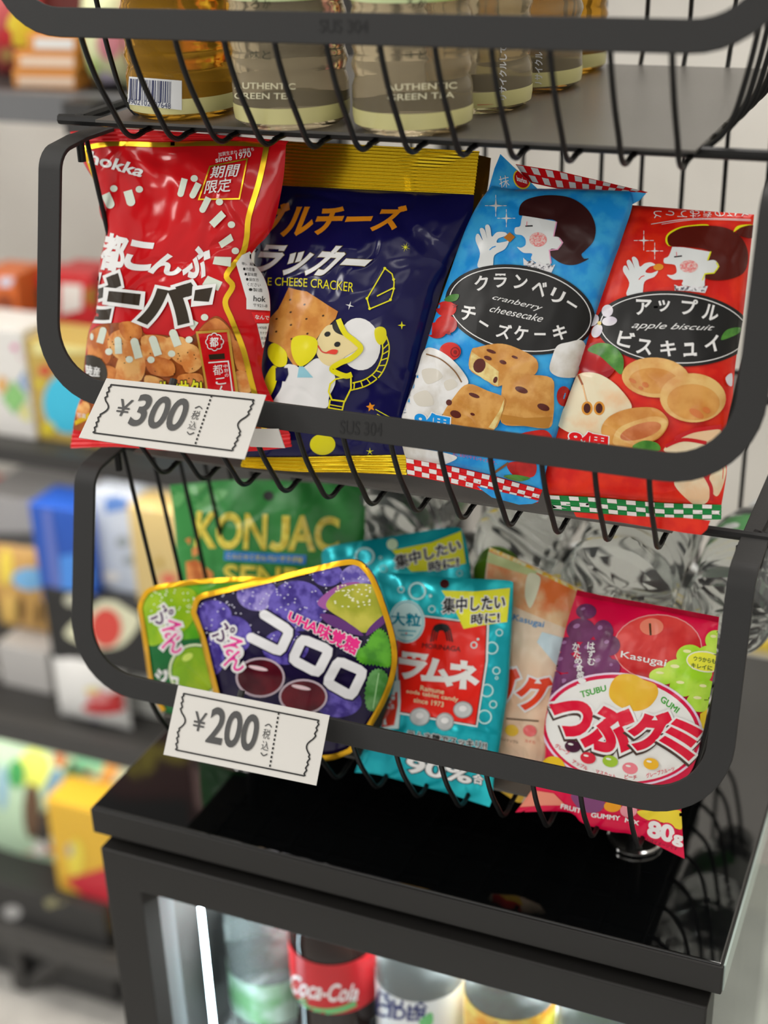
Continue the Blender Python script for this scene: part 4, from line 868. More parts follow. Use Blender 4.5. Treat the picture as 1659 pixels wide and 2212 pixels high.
# purple gummy pouch
pur = film('film_dark_purple', (26, 18, 50)); berry = film('print_berry', (86, 74, 150), (150, 140, 196), nscale=150); berry2 = film('print_berry_dark', (60, 46, 120), (104, 92, 170), nscale=150)
J = Art(*TE)
for x, y, rx, ry, m_ in ((690, 900, 95, 80, berry2), (915, 790, 105, 85, berry), (1120, 850, 150, 130, berry2), (1275, 690, 80, 60, berry2), (1440, 705, 100, 70, berry), (790, 1000, 100, 100, berry2), (700, 1090, 50, 110, berry2), (1060, 1060, 120, 90, berry2), (1330, 1340, 120, 80, berry2), (900, 1400, 160, 60, berry2)): J.ell(m_, x, y, rx, ry)
for q in range(200): J.ell(ink(206, 204, 226), rnd.uniform(620, 1500), rnd.uniform(660, 1050), 4.5, 3.5, n=8)
J.blob(ink(150, 90, 150), [(1225, 830), (1330, 745), (1440, 730), (1400, 800), (1300, 870)]); J.blob(film('print_peeled', (150, 154, 50), (180, 176, 80), nscale=50), [(1270, 850), (1330, 770), (1430, 735), (1530, 750), (1565, 830), (1560, 900), (1470, 985), (1370, 925)])
J.blob(ink(92, 50, 110), [(1240, 890), (1320, 900), (1420, 960), (1460, 1000), (1380, 985), (1280, 940)]); J.blob(ink(92, 50, 110), [(1490, 960), (1570, 890), (1575, 930), (1480, 1000)])
for q in range(46): J.ell(ink(226, 226, 190), rnd.uniform(1310, 1500), rnd.uniform(740, 860), 6, 4, n=8)
lf = film('print_bright_leaf', (92, 158, 50), (60, 120, 36), nscale=70)
def leaf(a, m, P_, amp=6):
    q = spline(P_, 8); c0 = sum((Vector(p) for p in q), Vector((0, 0)))/len(q)
    a.poly(m, [tuple(Vector(p) + (Vector(p) - c0).normalized()*(amp if k % 2 else -amp)) for k, p in enumerate(q)])
leaf(J, lf, [(1415, 1085), (1470, 1050), (1500, 1000), (1545, 965), (1590, 1010), (1605, 1110), (1590, 1160), (1520, 1150), (1450, 1140)])
leaf(J, film('print_deep_leaf', (60, 116, 50), (104, 150, 96), nscale=70), [(1500, 1185), (1560, 1175), (1600, 1250), (1570, 1330), (1530, 1380), (1480, 1370), (1470, 1280)], 4)
J.line(ink(150, 190, 140), [(1540, 1190), (1510, 1370)], 6)
koro = [([(955, 893), (1085, 975), (1035, 1082), (888, 1010)], False), ([(1150, 1015), (1288, 1072), (1228, 1190), (1100, 1122)], True), ([(1335, 1128), (1462, 1182), (1400, 1308), (1276, 1238)], True)]
def rounded(P_, closed, r=.18):
    out = []; n = len(P_)
    for i in range(n):
        p = Vector(P_[i])
        if not closed and i in (0, n-1): out.append(tuple(p)); continue
        a, b = Vector(P_[i-1]), Vector(P_[(i+1) % n])
        for t in (0, .5, 1):
            out.append(tuple(((p.lerp(a, r))*(1-t)**2 + p*2*t*(1-t) + (p.lerp(b, r))*t*t)))
    return out
for P_, cl in koro: J.line(ink(26, 18, 50), rounded(P_, cl), 66, closed=cl)
for P_, cl in koro:
    J.line(ink(222, 222, 230), rounded(P_, cl), 50, closed=cl)
    if not cl: J.ell(ink(222, 222, 230), *P_[0], 25); J.ell(ink(222, 222, 230), *P_[-1], 25)
J.text(ink(214, 50, 130), 'UHA味覚糖', ((1095, 868), (1450, 1022), (1420, 1098), (1075, 920)), bold=.04, outline=(white, .09))
for x, y, rx, ry in ((932, 1215, 126, 102), (1155, 1310, 124, 90)): J.ell(ink(190, 176, 186), x, y, rx, ry); J.ell(film('print_candy', (92, 22, 34), (60, 14, 26), nscale=30), x, y, rx-10, ry-10); J.ell(ink(226, 200, 206), x - 10, y - 48, 50, 10, 12)
pururu(J, (('ぷ', 745, 985, 22), ('る', 795, 1060, 22), ('ん', 810, 1125, 22)), 100)
outl = ([(582, 880), (610, 800), (700, 768), (900, 722), (1180, 655), (1380, 610), (1455, 622)], [(1455, 622), (1512, 690), (1565, 820), (1620, 1000), (1632, 1130), (1605, 1260), (1540, 1400), (1450, 1540), (1395, 1598)], [(760, 1530), (900, 1590), (1100, 1630), (1290, 1632), (1395, 1598)], [(582, 880), (630, 1010), (665, 1150), (700, 1290), (730, 1420), (760, 1530)])
J.line(goldedge, inset(spline(outl[0], 5, False) + spline(outl[1], 5, False)[1:] + spline(outl[2], 5, False)[::-1][1:] + spline(outl[3], 5, False)[::-1][1:-1], 13), 28, closed=True)
pouch('snack_pouch', 'purple grape gummy pouch with a gold rim and white katakana above the 200 yen ticket', 'snack pouch', 'sweet pouches in the lowest basket', TE, (.030, zb_, 9, 0), outl, .012, .008, pur, J, wr=.0012, seed=9)
# teal front pouch
K = Art(*TF); tred = ink(206, 44, 34)
for x, y, r, rg in ((590, 612, 24, 8), (700, 622, 62, 14), (790, 655, 12, 12), (800, 745, 26, 8), (1260, 905, 26, 8), (1210, 1010, 44, 10), (1240, 1165, 28, 9), (1242, 1215, 12, 6), (1175, 1300, 46, 10), (1218, 1395, 28, 9), (1160, 1480, 50, 10)): K.ell(bub, x, y, r, ring=rg)
K.poly(ink(232, 236, 234), [(730, 785), (1190, 845), (1182, 1100), (1110, 1550), (575, 1460), (545, 960)]); K.poly(black, [(745, 797), (1176, 853), (1168, 1100), (1102, 1538), (582, 1448), (558, 960)]); K.poly(tred, [(750, 803), (1170, 858), (1162, 1100), (1096, 1532), (588, 1442), (564, 960)])
K.ell(ink(196, 226, 228), 632, 830, 122, 146, 0, 36); K.ell(ink(90, 170, 186), 632, 830, 112, 136, 0, 36, ring=5); K.text(ink(26, 130, 150), '大粒', ((525, 765), (728, 780), (724, 865), (522, 850)), bold=.03)
for k_ in range(2): K.line(ink(120, 180, 190), [(570 + 20*k_, 890 + 28*k_), (695 - 20*k_, 896 + 28*k_)], 12)
K.poly(yel2, [(868, 618), (1100, 625), (1335, 600), (1314, 832), (1130, 858), (1018, 880), (970, 775)])
K.text(black, '集中したい', ((880, 672), (1302, 648), (1298, 742), (876, 772)), bold=.03, outline=(white, .10)); K.text(black, '時に!', ((1075, 782), (1262, 760), (1262, 838), (1072, 848)), bold=.03, outline=(white, .10))
for s_ in (-1, 1):
    for k_ in range(3): K.line(black, [(868 + s_*(22 + 17*k_), 870 + 4*k_), (868 + s_*(40 + 17*k_), 960 + 4*k_)], 9)
K.ell(black, 868, 875, 55, 32); K.blob(tred, [(850, 900), (868, 890), (888, 900), (878, 940), (860, 940)])
K.text(black, 'MORINAGA', ((738, 975), (1000, 1002), (996, 1036), (735, 1008)), bold=.01)
for c_, q_ in (('ラ', ((592, 1042), (778, 1066), (700, 1226), (588, 1200))), ('ム', ((745, 1085), (925, 1100), (930, 1262), (740, 1232))), ('ネ', ((930, 1095), (1112, 1120), (1108, 1285), (920, 1270)))): K.text(ink(224, 226, 222), c_, q_, bold=.06)
cr_ = ink(236, 206, 170)
K.text(cr_, 'Ramune', ((728, 1265), (888, 1290), (884, 1324), (724, 1298)), bold=.015); K.text(cr_, 'soda tablet candy', ((634, 1290), (985, 1345), (980, 1384), (630, 1322)), bold=.015); K.text(cr_, 'since 1973', ((684, 1345), (886, 1378), (882, 1412), (680, 1378)), bold=.015)
tab = film('print_tablet', (206, 208, 208), (160, 164, 166), nscale=25)
for p_ in ((720, 1478, 70, 62), (890, 1512, 62, 62), (1015, 1430, 66, 58)): K.ell(ink(140, 150, 150), *p_); K.ell(tab, p_[0], p_[1], p_[2]-7, p_[3]-7); K.ell(ink(226, 228, 228), p_[0], p_[1]-8, 26, 20)
K.ell(bub, 1088, 990, 24, ring=8); K.ell(bub, 1116, 950, 9)
K.poly(ink(206, 232, 232), [(500, 1240), (585, 1230), (590, 1380), (575, 1560), (470, 1560)]); K.poly(ink(190, 60, 44), [(510, 1320), (568, 1310), (570, 1400), (545, 1535), (460, 1550)]); K.text(white, 'ムネ', ((490, 1390), (550, 1395), (545, 1430), (484, 1424)), bold=.03)
K.text(black, 'ラムネ糖でスッキリ!!', ((640, 1570), (1175, 1652), (1172, 1708), (636, 1612)), bold=.035, outline=(white, .10))
K.text(white, '90%', ((640, 1752), (1072, 1838), (1062, 1935), (625, 1852)), bold=.03, outline=(ink(40, 60, 66), .07)); K.text(white, '合', ((1085, 1860), (1152, 1880), (1148, 1945), (1080, 1928)), bold=.03, outline=(ink(40, 60, 66), .08))
K.ell(ink(60, 24, 24), 888, 573, 31, 30)
tt, tb = [(428, 560), (900, 585), (1350, 640)], [(300, 1850), (450, 1868), (640, 1925), (900, 1995), (1080, 2050), (1195, 2085)]
pouch('snack_pouch', 'teal soda tablet candy pouch with a red panel in the middle of the lowest basket', 'snack pouch', 'sweet pouches in the lowest basket', TF, (.043, zb_, 25, 0),
    ([(425, 492), (660, 505), (900, 530), (1310, 548), (1352, 580)], [(1352, 580), (1345, 800), (1330, 1100), (1318, 1300), (1290, 1500), (1255, 1720), (1222, 1900), (1212, 2030), (1192, 2095)], [(272, 1860), (420, 1872), (640, 1930), (900, 2000), (1080, 2060), (1192, 2095)], [(425, 492), (478, 700), (530, 900), (552, 1100), (535, 1300), (450, 1540), (340, 1690), (272, 1860)]),
    .011, .008, teal, K, wr=.0020, seed=10)
# crimson gummy pouch
crim = film('film_crimson', (196, 24, 70)); Lr = Art(*TG); grape = film('print_grape', (78, 30, 62), (110, 60, 100), nscale=50); mus2 = film('print_green_grape', (150, 196, 50), (190, 220, 100), nscale=40)
Lr.ell(film('print_apple_red', (170, 26, 32), (206, 80, 76), nscale=30), 1010, 730, 258, 190); Lr.ell(ink(226, 150, 150), 1010, 730, 262, 194, ring=6); Lr.ell(ink(214, 130, 110), 975, 610, 70, 50); Lr.line(seeds, [(965, 590), (970, 660)], 12)
for x, y, rx, ry in ((590, 520, 60, 45), (560, 630, 85, 70), (690, 640, 60, 70), (480, 720, 60, 50), (620, 750, 75, 65), (730, 720, 60, 60), (460, 820, 70, 60), (560, 860, 80, 65), (680, 830, 70, 65), (750, 850, 40, 50), (480, 950, 80, 65), (410, 930, 40, 60), (610, 930, 70, 50), (390, 1010, 50, 60)): Lr.ell(grape, x, y, rx, ry); Lr.ell(ink(150, 110, 150), x - rx*.3, y - ry*.35, rx*.25, ry*.18, -20)
for x, y, rx, ry in ((1350, 690, 60, 60), (1200, 780, 80, 65), (1310, 790, 80, 70), (1130, 870, 90, 70), (1250, 880, 80, 70), (1040, 900, 80, 50), (1160, 960, 80, 60), (1290, 980, 70, 60), (1260, 1050, 80, 60)): Lr.ell(mus2, x, y, rx, ry); Lr.ell(ink(224, 240, 170), x - rx*.2, y - ry*.4, rx*.3, ry*.15, 5)
Lr.ell(ink(226, 232, 200), 1290, 815, 112, 62, 8); Lr.ell(ink(236, 222, 80), 1290, 815, 104, 54, 8); Lr.text(ink(60, 90, 50), 'ウラからも', ((1225, 782), (1350, 800), (1348, 826), (1222, 808)), bold=.02); Lr.text(ink(60, 90, 50), 'キレイに', ((1210, 822), (1330, 840), (1328, 866), (1208, 848)), bold=.02)
Lr.text(white, 'Kasugai', ((798, 752), (1066, 802), (1052, 856), (792, 800)), bold=.01)
Lr.poly(ink(232, 190, 50), [(1260, 1120), (1320, 1080), (1300, 1300), (1250, 1460)]); 
Lr.ell(ink(236, 206, 226), 800, 1212, 478, 330, 8, 60); Lr.ell(ink(190, 22, 70), 800, 1212, 464, 318, 8, 60); Lr.ell(ink(230, 226, 222), 800, 1215, 444, 300, 8, 60)
Lr.blob(film('print_bean', (232, 178, 62), (222, 160, 46), nscale=30), [(740, 940), (790, 892), (870, 890), (930, 920), (1000, 950), (1012, 1010), (960, 1080), (880, 1105), (790, 1080), (730, 1020)])
Lr.text(ink(70, 150, 60), 'TSUBU', ((556, 990), (706, 952), (712, 984), (566, 1026)), bold=.03); Lr.text(ink(70, 150, 60), 'GUMI', ((1042, 1014), (1142, 1088), (1122, 1116), (1026, 1046)), bold=.03)
cw = ink(196, 30, 60); dk = ink(70, 56, 50)
for c_, q_ in (('つ', ((398, 1045), (625, 1070), (600, 1255), (420, 1225))), ('ぶ', ((600, 1095), (860, 1095), (835, 1345), (580, 1310))), ('グ', ((862, 1120), (1085, 1125), (1050, 1345), (860, 1315))), ('ミ', ((1095, 1155), (1258, 1195), (1205, 1380), (1035, 1305)))):
    sh = tuple((x_ - 6, y_ + 14) for x_, y_ in q_); Lr.text(dk, c_, sh, bold=.12)
    Lr.text(cw, c_, q_, bold=.065, outline=(white, .115))
for x, y, m_, t_, q_ in ((515, 1312, ink(64, 30, 50), 'グレープ', ((420, 1290), (500, 1340), (490, 1365), (412, 1314))), (605, 1378, ink(190, 40, 60), 'アップル', ((520, 1385), (606, 1430), (598, 1452), (512, 1406))), (735, 1398, ink(150, 180, 60), 'マスカット', ((652, 1446), (768, 1480), (764, 1502), (648, 1468))), (850, 1440, ink(222, 130, 140), 'ピーチ', ((820, 1476), (890, 1480), (888, 1506), (818, 1502))), (975, 1412, ink(226, 170, 60), 'グレープフルーツ', ((945, 1470), (1108, 1426), (1112, 1450), (950, 1496)))):
    Lr.ell(m_, x, y, 46, 34, 12); Lr.ell(ink(240, 226, 220), x - 10, y - 14, 16, 6, 12); Lr.text(ink(190, 40, 70), t_, q_, bold=.02)
for k_, c_ in enumerate('はずむ'): Lr.ch(white, c_, 620 + 1*k_, 722 + 46*k_, 42, 5, bold=.02)
for k_, c_ in enumerate('かため食感!'): Lr.ch(white, c_, 532 + 7*k_, 725 + 42*k_, 40, 8, bold=.02)
Lr.ell(ink(226, 180, 40), 400, 1440, 70, 70)
Lr.poly(crim, [(330, 1650), (480, 1660), (900, 1745), (1160, 1850), (1180, 2000), (560, 1800), (160, 1720)]); Lr.poly(ink(226, 140, 120), [(270, 1570), (400, 1590), (470, 1660), (340, 1660), (200, 1670)])
Lr.blob(ink(120, 70, 110), [(500, 1600), (600, 1600), (700, 1640), (660, 1700), (560, 1690)]); Lr.ell(ink(226, 150, 50), 745, 1665, 50, 34); Lr.ell(ink(226, 150, 160), 840, 1690, 50, 40); Lr.blob(ink(232, 196, 70), [(900, 1690), (1140, 1690), (1150, 1800), (1040, 1760), (940, 1740)])
for t_, q_ in (('FRUIT', ((445, 1650), (562, 1680), (558, 1706), (440, 1676))), ('GUMMY', ((622, 1702), (790, 1722), (788, 1748), (620, 1728))), ('MIX', ((822, 1732), (902, 1752), (898, 1776), (818, 1756)))): Lr.text(white, t_, q_, bold=.03)
Lr.text(ink(232, 222, 222), '80', ((965, 1750), (1105, 1785), (1098, 1875), (955, 1838)), bold=.05, outline=(crim, .12)); Lr.text(ink(232, 222, 222), 'g', ((1108, 1830), (1158, 1845), (1152, 1905), (1100, 1888)), bold=.05, outline=(crim, .12))
Lr.text(ink(90, 16, 40), 'ソフトはイメージです', ((900, 1835), (1130, 1905), (1125, 1925), (895, 1855)))
pouch('snack_pouch', 'crimson fruit gummy pouch with a big white oval, rightmost in the lowest basket', 'snack pouch', 'sweet pouches in the lowest basket', TG, (.041, zb_, 25, 0),
    ([(528, 425), (700, 460), (1000, 510), (1368, 585)], [(1368, 585), (1350, 800), (1318, 1000), (1270, 1250), (1225, 1420), (1165, 1540), (1148, 1680), (1168, 1975)], [(172, 1702), (480, 1698), (570, 1765), (740, 1815), (880, 1838), (1168, 1975)], [(528, 425), (478, 580), (425, 800), (385, 1000), (348, 1200), (342, 1400), (275, 1560), (172, 1702)]),
    .014, .008, crim, Lr, seals=(('top_seal', [(528, 425), (700, 460), (1000, 510), (1368, 585)], [(536, 392), (700, 428), (1000, 482), (1372, 552)], film('film_crimson_ribbed', (190, 24, 70), rough=.16, spec=.6), 5, .0005, None),), wr=.0018, seed=11)

# ------------------------------------------------------------------ water bottles lying behind the sweets
water = mat('clear_water_pet', (236, 242, 240), rough=.03, trans=.86, ior=1.10, bump=.0006, bscale=18)
def lying(x, y, z, r, h, label, lab, capm, flip=False, tilt=4, labm=None):
    root = thing('water_bottle', (x, y, z), label, 'bottle', 'water bottles lying in the lowest basket')
    M = Matrix.Translation((x, y, z)) @ Matrix.Rotation(R((90 if flip else -90) + (tilt if not flip else -tilt)), 4, 'X')
    if flip: M = Matrix.Translation((x, y + h, z)) @ Matrix.Rotation(R(90), 4, 'X')
    ribs = [(h*q, h*q + .012, .0025) for q in (.10, .18, .26, .34)]
    mb = MB(); pr = bottle_prof(r, h, ribs=ribs); seg = 40
    mb.lathe([(.001, .012), (r*.3, .010)] + pr, water, M, seg, caps=False)
    Mi = M.inverted()
    for i, v in enumerate(mb.v):                                     # petal shaped base and shallow facets
        l = Mi @ v; q = math.atan2(l.y, l.x); rr = math.hypot(l.x, l.y)
        if l.z < .013: l.z += .010 * max(0, math.cos(2.5*q))**2 * min(1, rr/r*1.2)
        elif l.z < h*.6: k = 1 - .05*(.5 + .5*math.cos(8*q + l.z*90)); l.x *= k; l.y *= k
        mb.v[i] = M @ l
    mb.build('body', root)
    if lab:
        q = MB(); q.lathe([(r*1.006, h*.40), (r*1.006, h*.60)], labm or mat('water_label', (226, 232, 228), rough=.35, rgb2=(70, 160, 80), nscale=45, nlo=.5, nhi=.55), M, 32, caps=False); q.build('label', root)
    finish(root, r, h, M, capm)
wcap = mat('cap_white2', (226, 230, 230)); gcap = mat('cap_lime', (110, 160, 40), rough=.4)
zl0 = .7738 + D
for x in (.105, .182, .259, .336): lying(x, .150, zl0 + .0345 , .0345, .150, 'clear water bottle in the bottom layer hidden behind the sweet pouches', False, wcap, tilt=0)
lying(.322, .140, zl0 + .0955, .0375, .165, 'big clear water bottle lying with its ribbed base towards the crimson pouch', False, wcap, tilt=3)
lying(.392, .155, zl0 + .085, .030, .150, 'clear water bottle with a green and white label at the right frame arm', True, wcap, tilt=2)
lying(.240, .145, zl0 + .0935, .0310, .150, 'clear water bottle with a lime cap turned to the front', False, gcap, flip=True)
lying(.150, .170, zl0 + .0945, .0345, .150, 'clear water bottle lying behind the green konjac pouch', True, wcap, tilt=3)

# ------------------------------------------------------------------ green tea bottles in the top basket
tea = mat('tea_in_pet', (240, 178, 60), rough=.03, trans=.74, ior=1.14, bump=.0008, bscale=45)
tea2 = mat('tea_in_pet_pale', (222, 206, 172), rough=.03, trans=.78, ior=1.14, bump=.0008, bscale=45)
tlabel = mat('tea_label_green', (206, 222, 170), rough=.3, rgb2=(140, 190, 60), nscale=16); tbandm = mat('tea_pale_band', (206, 200, 140), rough=.3); tcap = mat('cap_tea_green', (60, 120, 60))
def teabottle(x, y, label, liq, art=None):
    z = 1.1733 + D; r, h = .0318, .215; root = thing('tea_bottle', (x, y, z), label, 'bottle', 'green tea bottles in the top basket'); M = Matrix.Translation((x, y, z))
    ribs = [(.022 + .0115*i, .022 + .0115*i + .0115, .0016) for i in range(5)]
    pr = bottle_prof(r, h, ribs=ribs); seg = 56
    mb = MB(); mb.lathe(pr, liq, M, seg)
    o = mb.build('body', root)
    nr = lambda l, n, i: Vector((l.x-x, l.y-y, 0)).normalized()
    m2 = MB(); rows = [.0135, .0215]
    m2.lathe([(r*.985, .0042), (r*1.004, .008), (r*1.004, .0125)], tbandm, M, seg, caps=False); m2.build('printed_band', root)
    m3 = MB(); m3.lathe([(r*1.006, .066), (r*1.006, .130)], tlabel, M, seg, caps=False); m3.build('label', root)
    if art:
        rr = r*1.008; nz = 24; vs = [M @ Vector((rr*math.cos(2*math.pi*k/seg), rr*math.sin(2*math.pi*k/seg), .006 + .1*j/nz)) for j in range(nz+1) for k in range(seg)]
        fs = [(i*seg+k, i*seg+(k+1) % seg, (i+1)*seg+(k+1) % seg, (i+1)*seg+k) for i in range(nz) for k in range(seg)]
        q = MB(); art.lay(q, BVHTree.FromPolygons(vs, fs), nr, grid=10)
        if q.v: q.build('printed_text', root)
    finish(root, r, h, M, tcap)
Z1 = (0, 0, .5003); tw = mat('tea_text_cream', (226, 220, 186), rough=.4); tk = mat('tea_text_dark', (60, 60, 40), rough=.4); bw_ = mat('barcode_paper', (220, 222, 224), rough=.4); bb = mat('barcode_ink', (40, 48, 90), rough=.4); rd = mat('tea_red_mark', (196, 50, 40), rough=.4)
a = Art(*Z1); a.poly(bw_, [(560, 330), (785, 348), (785, 475), (552, 450)])
xx = 565
while xx < 742:
    w_ = rnd.choice((2.5, 2.5, 4, 6)); a.line(bb, [(xx, 338 + (xx-560)*.08), (xx - 3, 428 + (xx-560)*.1)], w_); xx += w_ + rnd.choice((3, 3, 5))
a.text(bb, '4902102107648', ((552, 424), (738, 446), (738, 470), (552, 446))); a.poly(rd, [(790, 480), (932, 478), (930, 508), (790, 508)])
teabottle(.0765, .079, 'green tea bottle with a barcode, leftmost in the top basket', tea, a)
a = Art(*Z1); a.text(tw, 'AUTHENTIC', ((1015, 355), (1275, 360), (1275, 386), (1015, 382)), bold=.012); a.text(tw, 'GREEN TEA', ((1015, 400), (1270, 402), (1270, 428), (1015, 426)), bold=.012)
for k_, c_ in enumerate('ろか後味'): a.ch(tk, c_, 1102, 18 + 73*k_, 36, bold=.01)
for k_, c_ in enumerate('かなみと'): a.ch(tk, c_, 1152, 18 + 73*k_, 36, bold=.01)
teabottle(.151, .0665, 'green tea bottle with cream lettering, second from the left in the top basket', tea2, a)
a = Art(830, 0, .4997); a.text(tw, 'AUTHENTIC', ((8, 365), (312, 355), (312, 382), (8, 392)), bold=.012); a.text(tw, 'GREEN TEA', ((15, 408), (300, 396), (300, 422), (15, 436)), bold=.012)
for k_, c_ in enumerate('ろ口後味'): a.ch(tk, c_, 110, 15 + 74*k_, 34)
for k_, c_ in enumerate('かなみと'): a.ch(tk, c_, 165, 15 + 74*k_, 36)
teabottle(.2215, .0680, 'green tea bottle with cream lettering, third from the left in the top basket', tea2, a)
a = Art(830, 0, .4997); a.text(bw_, 'リサイクルして', ((496, 430), (498, 200), (528, 200), (526, 432)), bold=.02); a.poly(rd, [(402, 452), (472, 450), (472, 480), (402, 482)])
teabottle(.2330, .1345, 'green tea bottle with white recycling text, directly behind the third front bottle', tea2, a)
a = Art(830, 0, .4997); a.text(bw_, 'リサイクル', ((650, 372), (652, 225), (684, 225), (682, 374)), bold=.02); a.poly(rd, [(575, 390), (632, 388), (630, 412), (575, 416)])
teabottle(.2420, .2050, 'green tea bottle with white recycling text, third back in the right hand row', tea2, a)
teabottle(.2400, .2700, 'amber tea bottle at the very back of the top basket', tea)
# ------------------------------------------------------------------ shop shelving behind on the left
sb = mat('shelf_black_steel', (58, 57, 56), rough=.5); sg = mat('shelf_grey_edge', (112, 113, 115), rough=.45); lip_ = mat('shelf_lip', (70, 69, 68), rough=.5)
YF, YR2 = .62, 1.0; SX0, SX1 = -1.5, -.08
rack = thing('display_rack', (-.8, .8, 0), 'black steel display rack full of colourful packs behind the cooler on the left', 'shelf')
levels = [(1.276, .030, sg), (.874, .020, sb), (.461, .030, lip_), (.085, .03, lip_)]
for z, t_, m_ in levels:
    q = MB(); q.box((SX0, YF, z), (SX1, YF + .02, z + t_), m_); q.box((SX0, YF + .02, z + t_ - .012), (SX1, YR2, z + t_ - .002), sb); q.build('shelf_board', rack, smooth=False)
for x in (-1.45, -.41, -.10): MB().box((x - .0125, YR2 - .03, .0), (x + .0125, YR2 - .005, 1.9), sb).build('post', rack, smooth=False)
for x in (-1.45, -.10): MB().box((x - .0125, YF + .022, .0), (x + .0125, YF + .045, 1.9), sb).build('post', rack, smooth=False)
MB().box((-.672, YF + .003, 0), (-.648, YF + .025, .085), sb).build('leg', rack, smooth=False)
strip = mat('shelf_fill_strip', (255, 246, 232), emit=24.)  # unseen glowing strips added under the boards to brighten the packs
for z in (1.276, .874, .461): MB().box((-1.4, YF + .021, z + .006), (-.13, YF + .033, z + .014), strip).build('fill_strip', rack, smooth=False)
MB().tube([(-.66, YF+.015, .0), (-.575, YF+.015, .086)], .012, sb, 6).build('brace', rack)
MB().box((-.37, YF-.03, 1.272), (-.335, YF+.02, 1.305), sb).build('bracket', rack, smooth=False)
def pack(name, label, cat, group, x0, y0, x1, y1, yf, dep, m, prints=(), bag=False, zbase=None, lift=0.):
    """a pack seen as the px box x0..x1, y0..y1 with its front at depth yf; stands on zbase"""
    bl, brt, tl = hy((x0, y1), yf), hy((x1, y1), yf), hy((x0, y0), yf)
    xa, xb = bl.x, brt.x; za = zbase if zbase is not None else bl.z; zt = tl.z
    root = thing(name, ((xa+xb)/2, yf + dep/2, za), label, cat, group)
    mb = MB()
    if bag:
        n = 14; W = n + 1
        for sgn in (-1, 1):
            vs = []
            for j in range(n+1):
                for i in range(n+1):
                    u, v = i/n, j/n; e = (4*u*(1-u))**.55*(4*v*(1-v))**.6 if 0 < i < n and 0 < j < n else 0
                    vs.append((xa + (xb-xa)*u, yf + dep/2 + sgn*dep/2*e, za + (zt-za)*v))
            fs = [(j*W+i, j*W+i+1, (j+1)*W+i+1, (j+1)*W+i) for j in range(n) for i in range(n)]
            mb.add(vs, fs if sgn < 0 else [f[::-1] for f in fs], m)
    else: mb.box((xa, yf, za), (xb, yf + dep, zt), m)
    fv, fs = list(mb.v), list(mb.f)
    if prints:
        a = Art()
        for p in prints: getattr(a, p[0])(*p[1:])
        q = MB(); a.lay(q, BVHTree.FromPolygons(fv, fs), lambda l, n, i: n if n.y < 0 else -n, grid=20, base=.0006, step=.0004)
        for f, mi_ in zip(q.f, q.m): mb.add([q.v[i] for i in f], [tuple(range(len(f)))], q.mats[mi_])
    mb.build('wrapper' if bag else 'carton', root, smooth=bag, bevel=0 if bag else .002)
    return root
def c_(r, g, b): return mat('pack_%02x%02x%02x' % (r, g, b), (r, g, b), rough=.4)
z1, z2, z3, z4 = 1.304, .892, .489, .113
G1, G2, G3, G4 = 'packs on the top shelf', 'packs on the second shelf', 'packs on the third shelf', 'packs on the bottom shelf'
og, cr2, pk, ye, rd2, wh2 = c_(226, 150, 70), c_(240, 214, 190), c_(226, 150, 160), c_(232, 214, 70), c_(204, 50, 56), c_(236, 234, 230)
pack('snack_bag', 'red and yellow snack bag at the left end of the top shelf of the rack', 'snack bag', G1, -40, -60, 66, 190, .70, .08, c_(190, 80, 80), [('ell', ye, 45, 60, 30, 42), ('ell', rd2, 10, 80, 16, 20), ('ell', c_(200, 160, 100), 15, 118, 14, 16)], True, z1)
b0 = pack('sweet_box', 'orange box with a cream stripe, bottom of the stack on the top shelf', 'box', G1, 30, 150, 165, 197, .66, .12, og, [('line', cr2, [(40, 175), (160, 177)], 20)], False, z1)
pack('sweet_box', 'orange box with a cream stripe, middle of the stack on the top shelf', 'box', G1, 32, 112, 165, 151, .66, .12, og, [('line', cr2, [(45, 132), (160, 134)], 22)])
pack('sweet_box', 'orange box with a cream stripe, topmost of the stack on the top shelf', 'box', G1, 60, 72, 165, 113, .66, .12, og, [('line', wh2, [(75, 93), (160, 95)], 24)])
pack('snack_bag', 'pale green and pink snack bag beside the orange boxes on the top shelf', 'snack bag', G1, 166, -30, 250, 205, .66, .07, c_(236, 240, 190), [('ell', pk, 235, 90, 26, 40), ('ell', c_(206, 232, 150), 190, 150, 26, 30), ('ell', c_(224, 214, 236), 225, 180, 30, 26)], True, z1)
pack('snack_bag', 'pink and cream snack bag just left of the barcode tea bottle', 'snack bag', G1, 250, -40, 340, 205, .68, .07, pk, [('ell', cr2, 285, 110, 28, 40), ('ell', c_(240, 220, 230), 270, 170, 26, 26)], True, z1)
pack('sweet_box', 'orange box lying low under the wires beside the pink bag', 'box', G1, 200, 205, 420, 262, .66, .10, og, zbase=z1 - .0)
pack('sweet_box', 'orange and white striped box at the left end of the second shelf', 'box', G2, -30, 590, 48, 706, .76, .06, c_(214, 110, 50), [('poly', c_(206, 216, 236), [(0, 590), (45, 590), (45, 620), (0, 618)]), ('ell', c_(150, 70, 30), 10, 660, 20, 26)], zbase=z2)
pack('sweet_box', 'red box with a dark picture in the middle of the second shelf', 'box', G2, 48, 592, 128, 740, .80, .06, rd2, [('poly', c_(60, 60, 70), [(60, 625), (100, 620), (95, 670), (60, 680)]), ('ell', wh2, 75, 690, 18, 16)], zbase=z2)
pack('sweet_box', 'red box with a white panel seen between the frame and the red bag', 'box', G2, 128, 588, 215, 745, .80, .06, rd2, [('poly', wh2, [(132, 612), (178, 615), (178, 668), (132, 680)]), ('ell', c_(140, 150, 50), 205, 640, 16, 24)], zbase=z2)
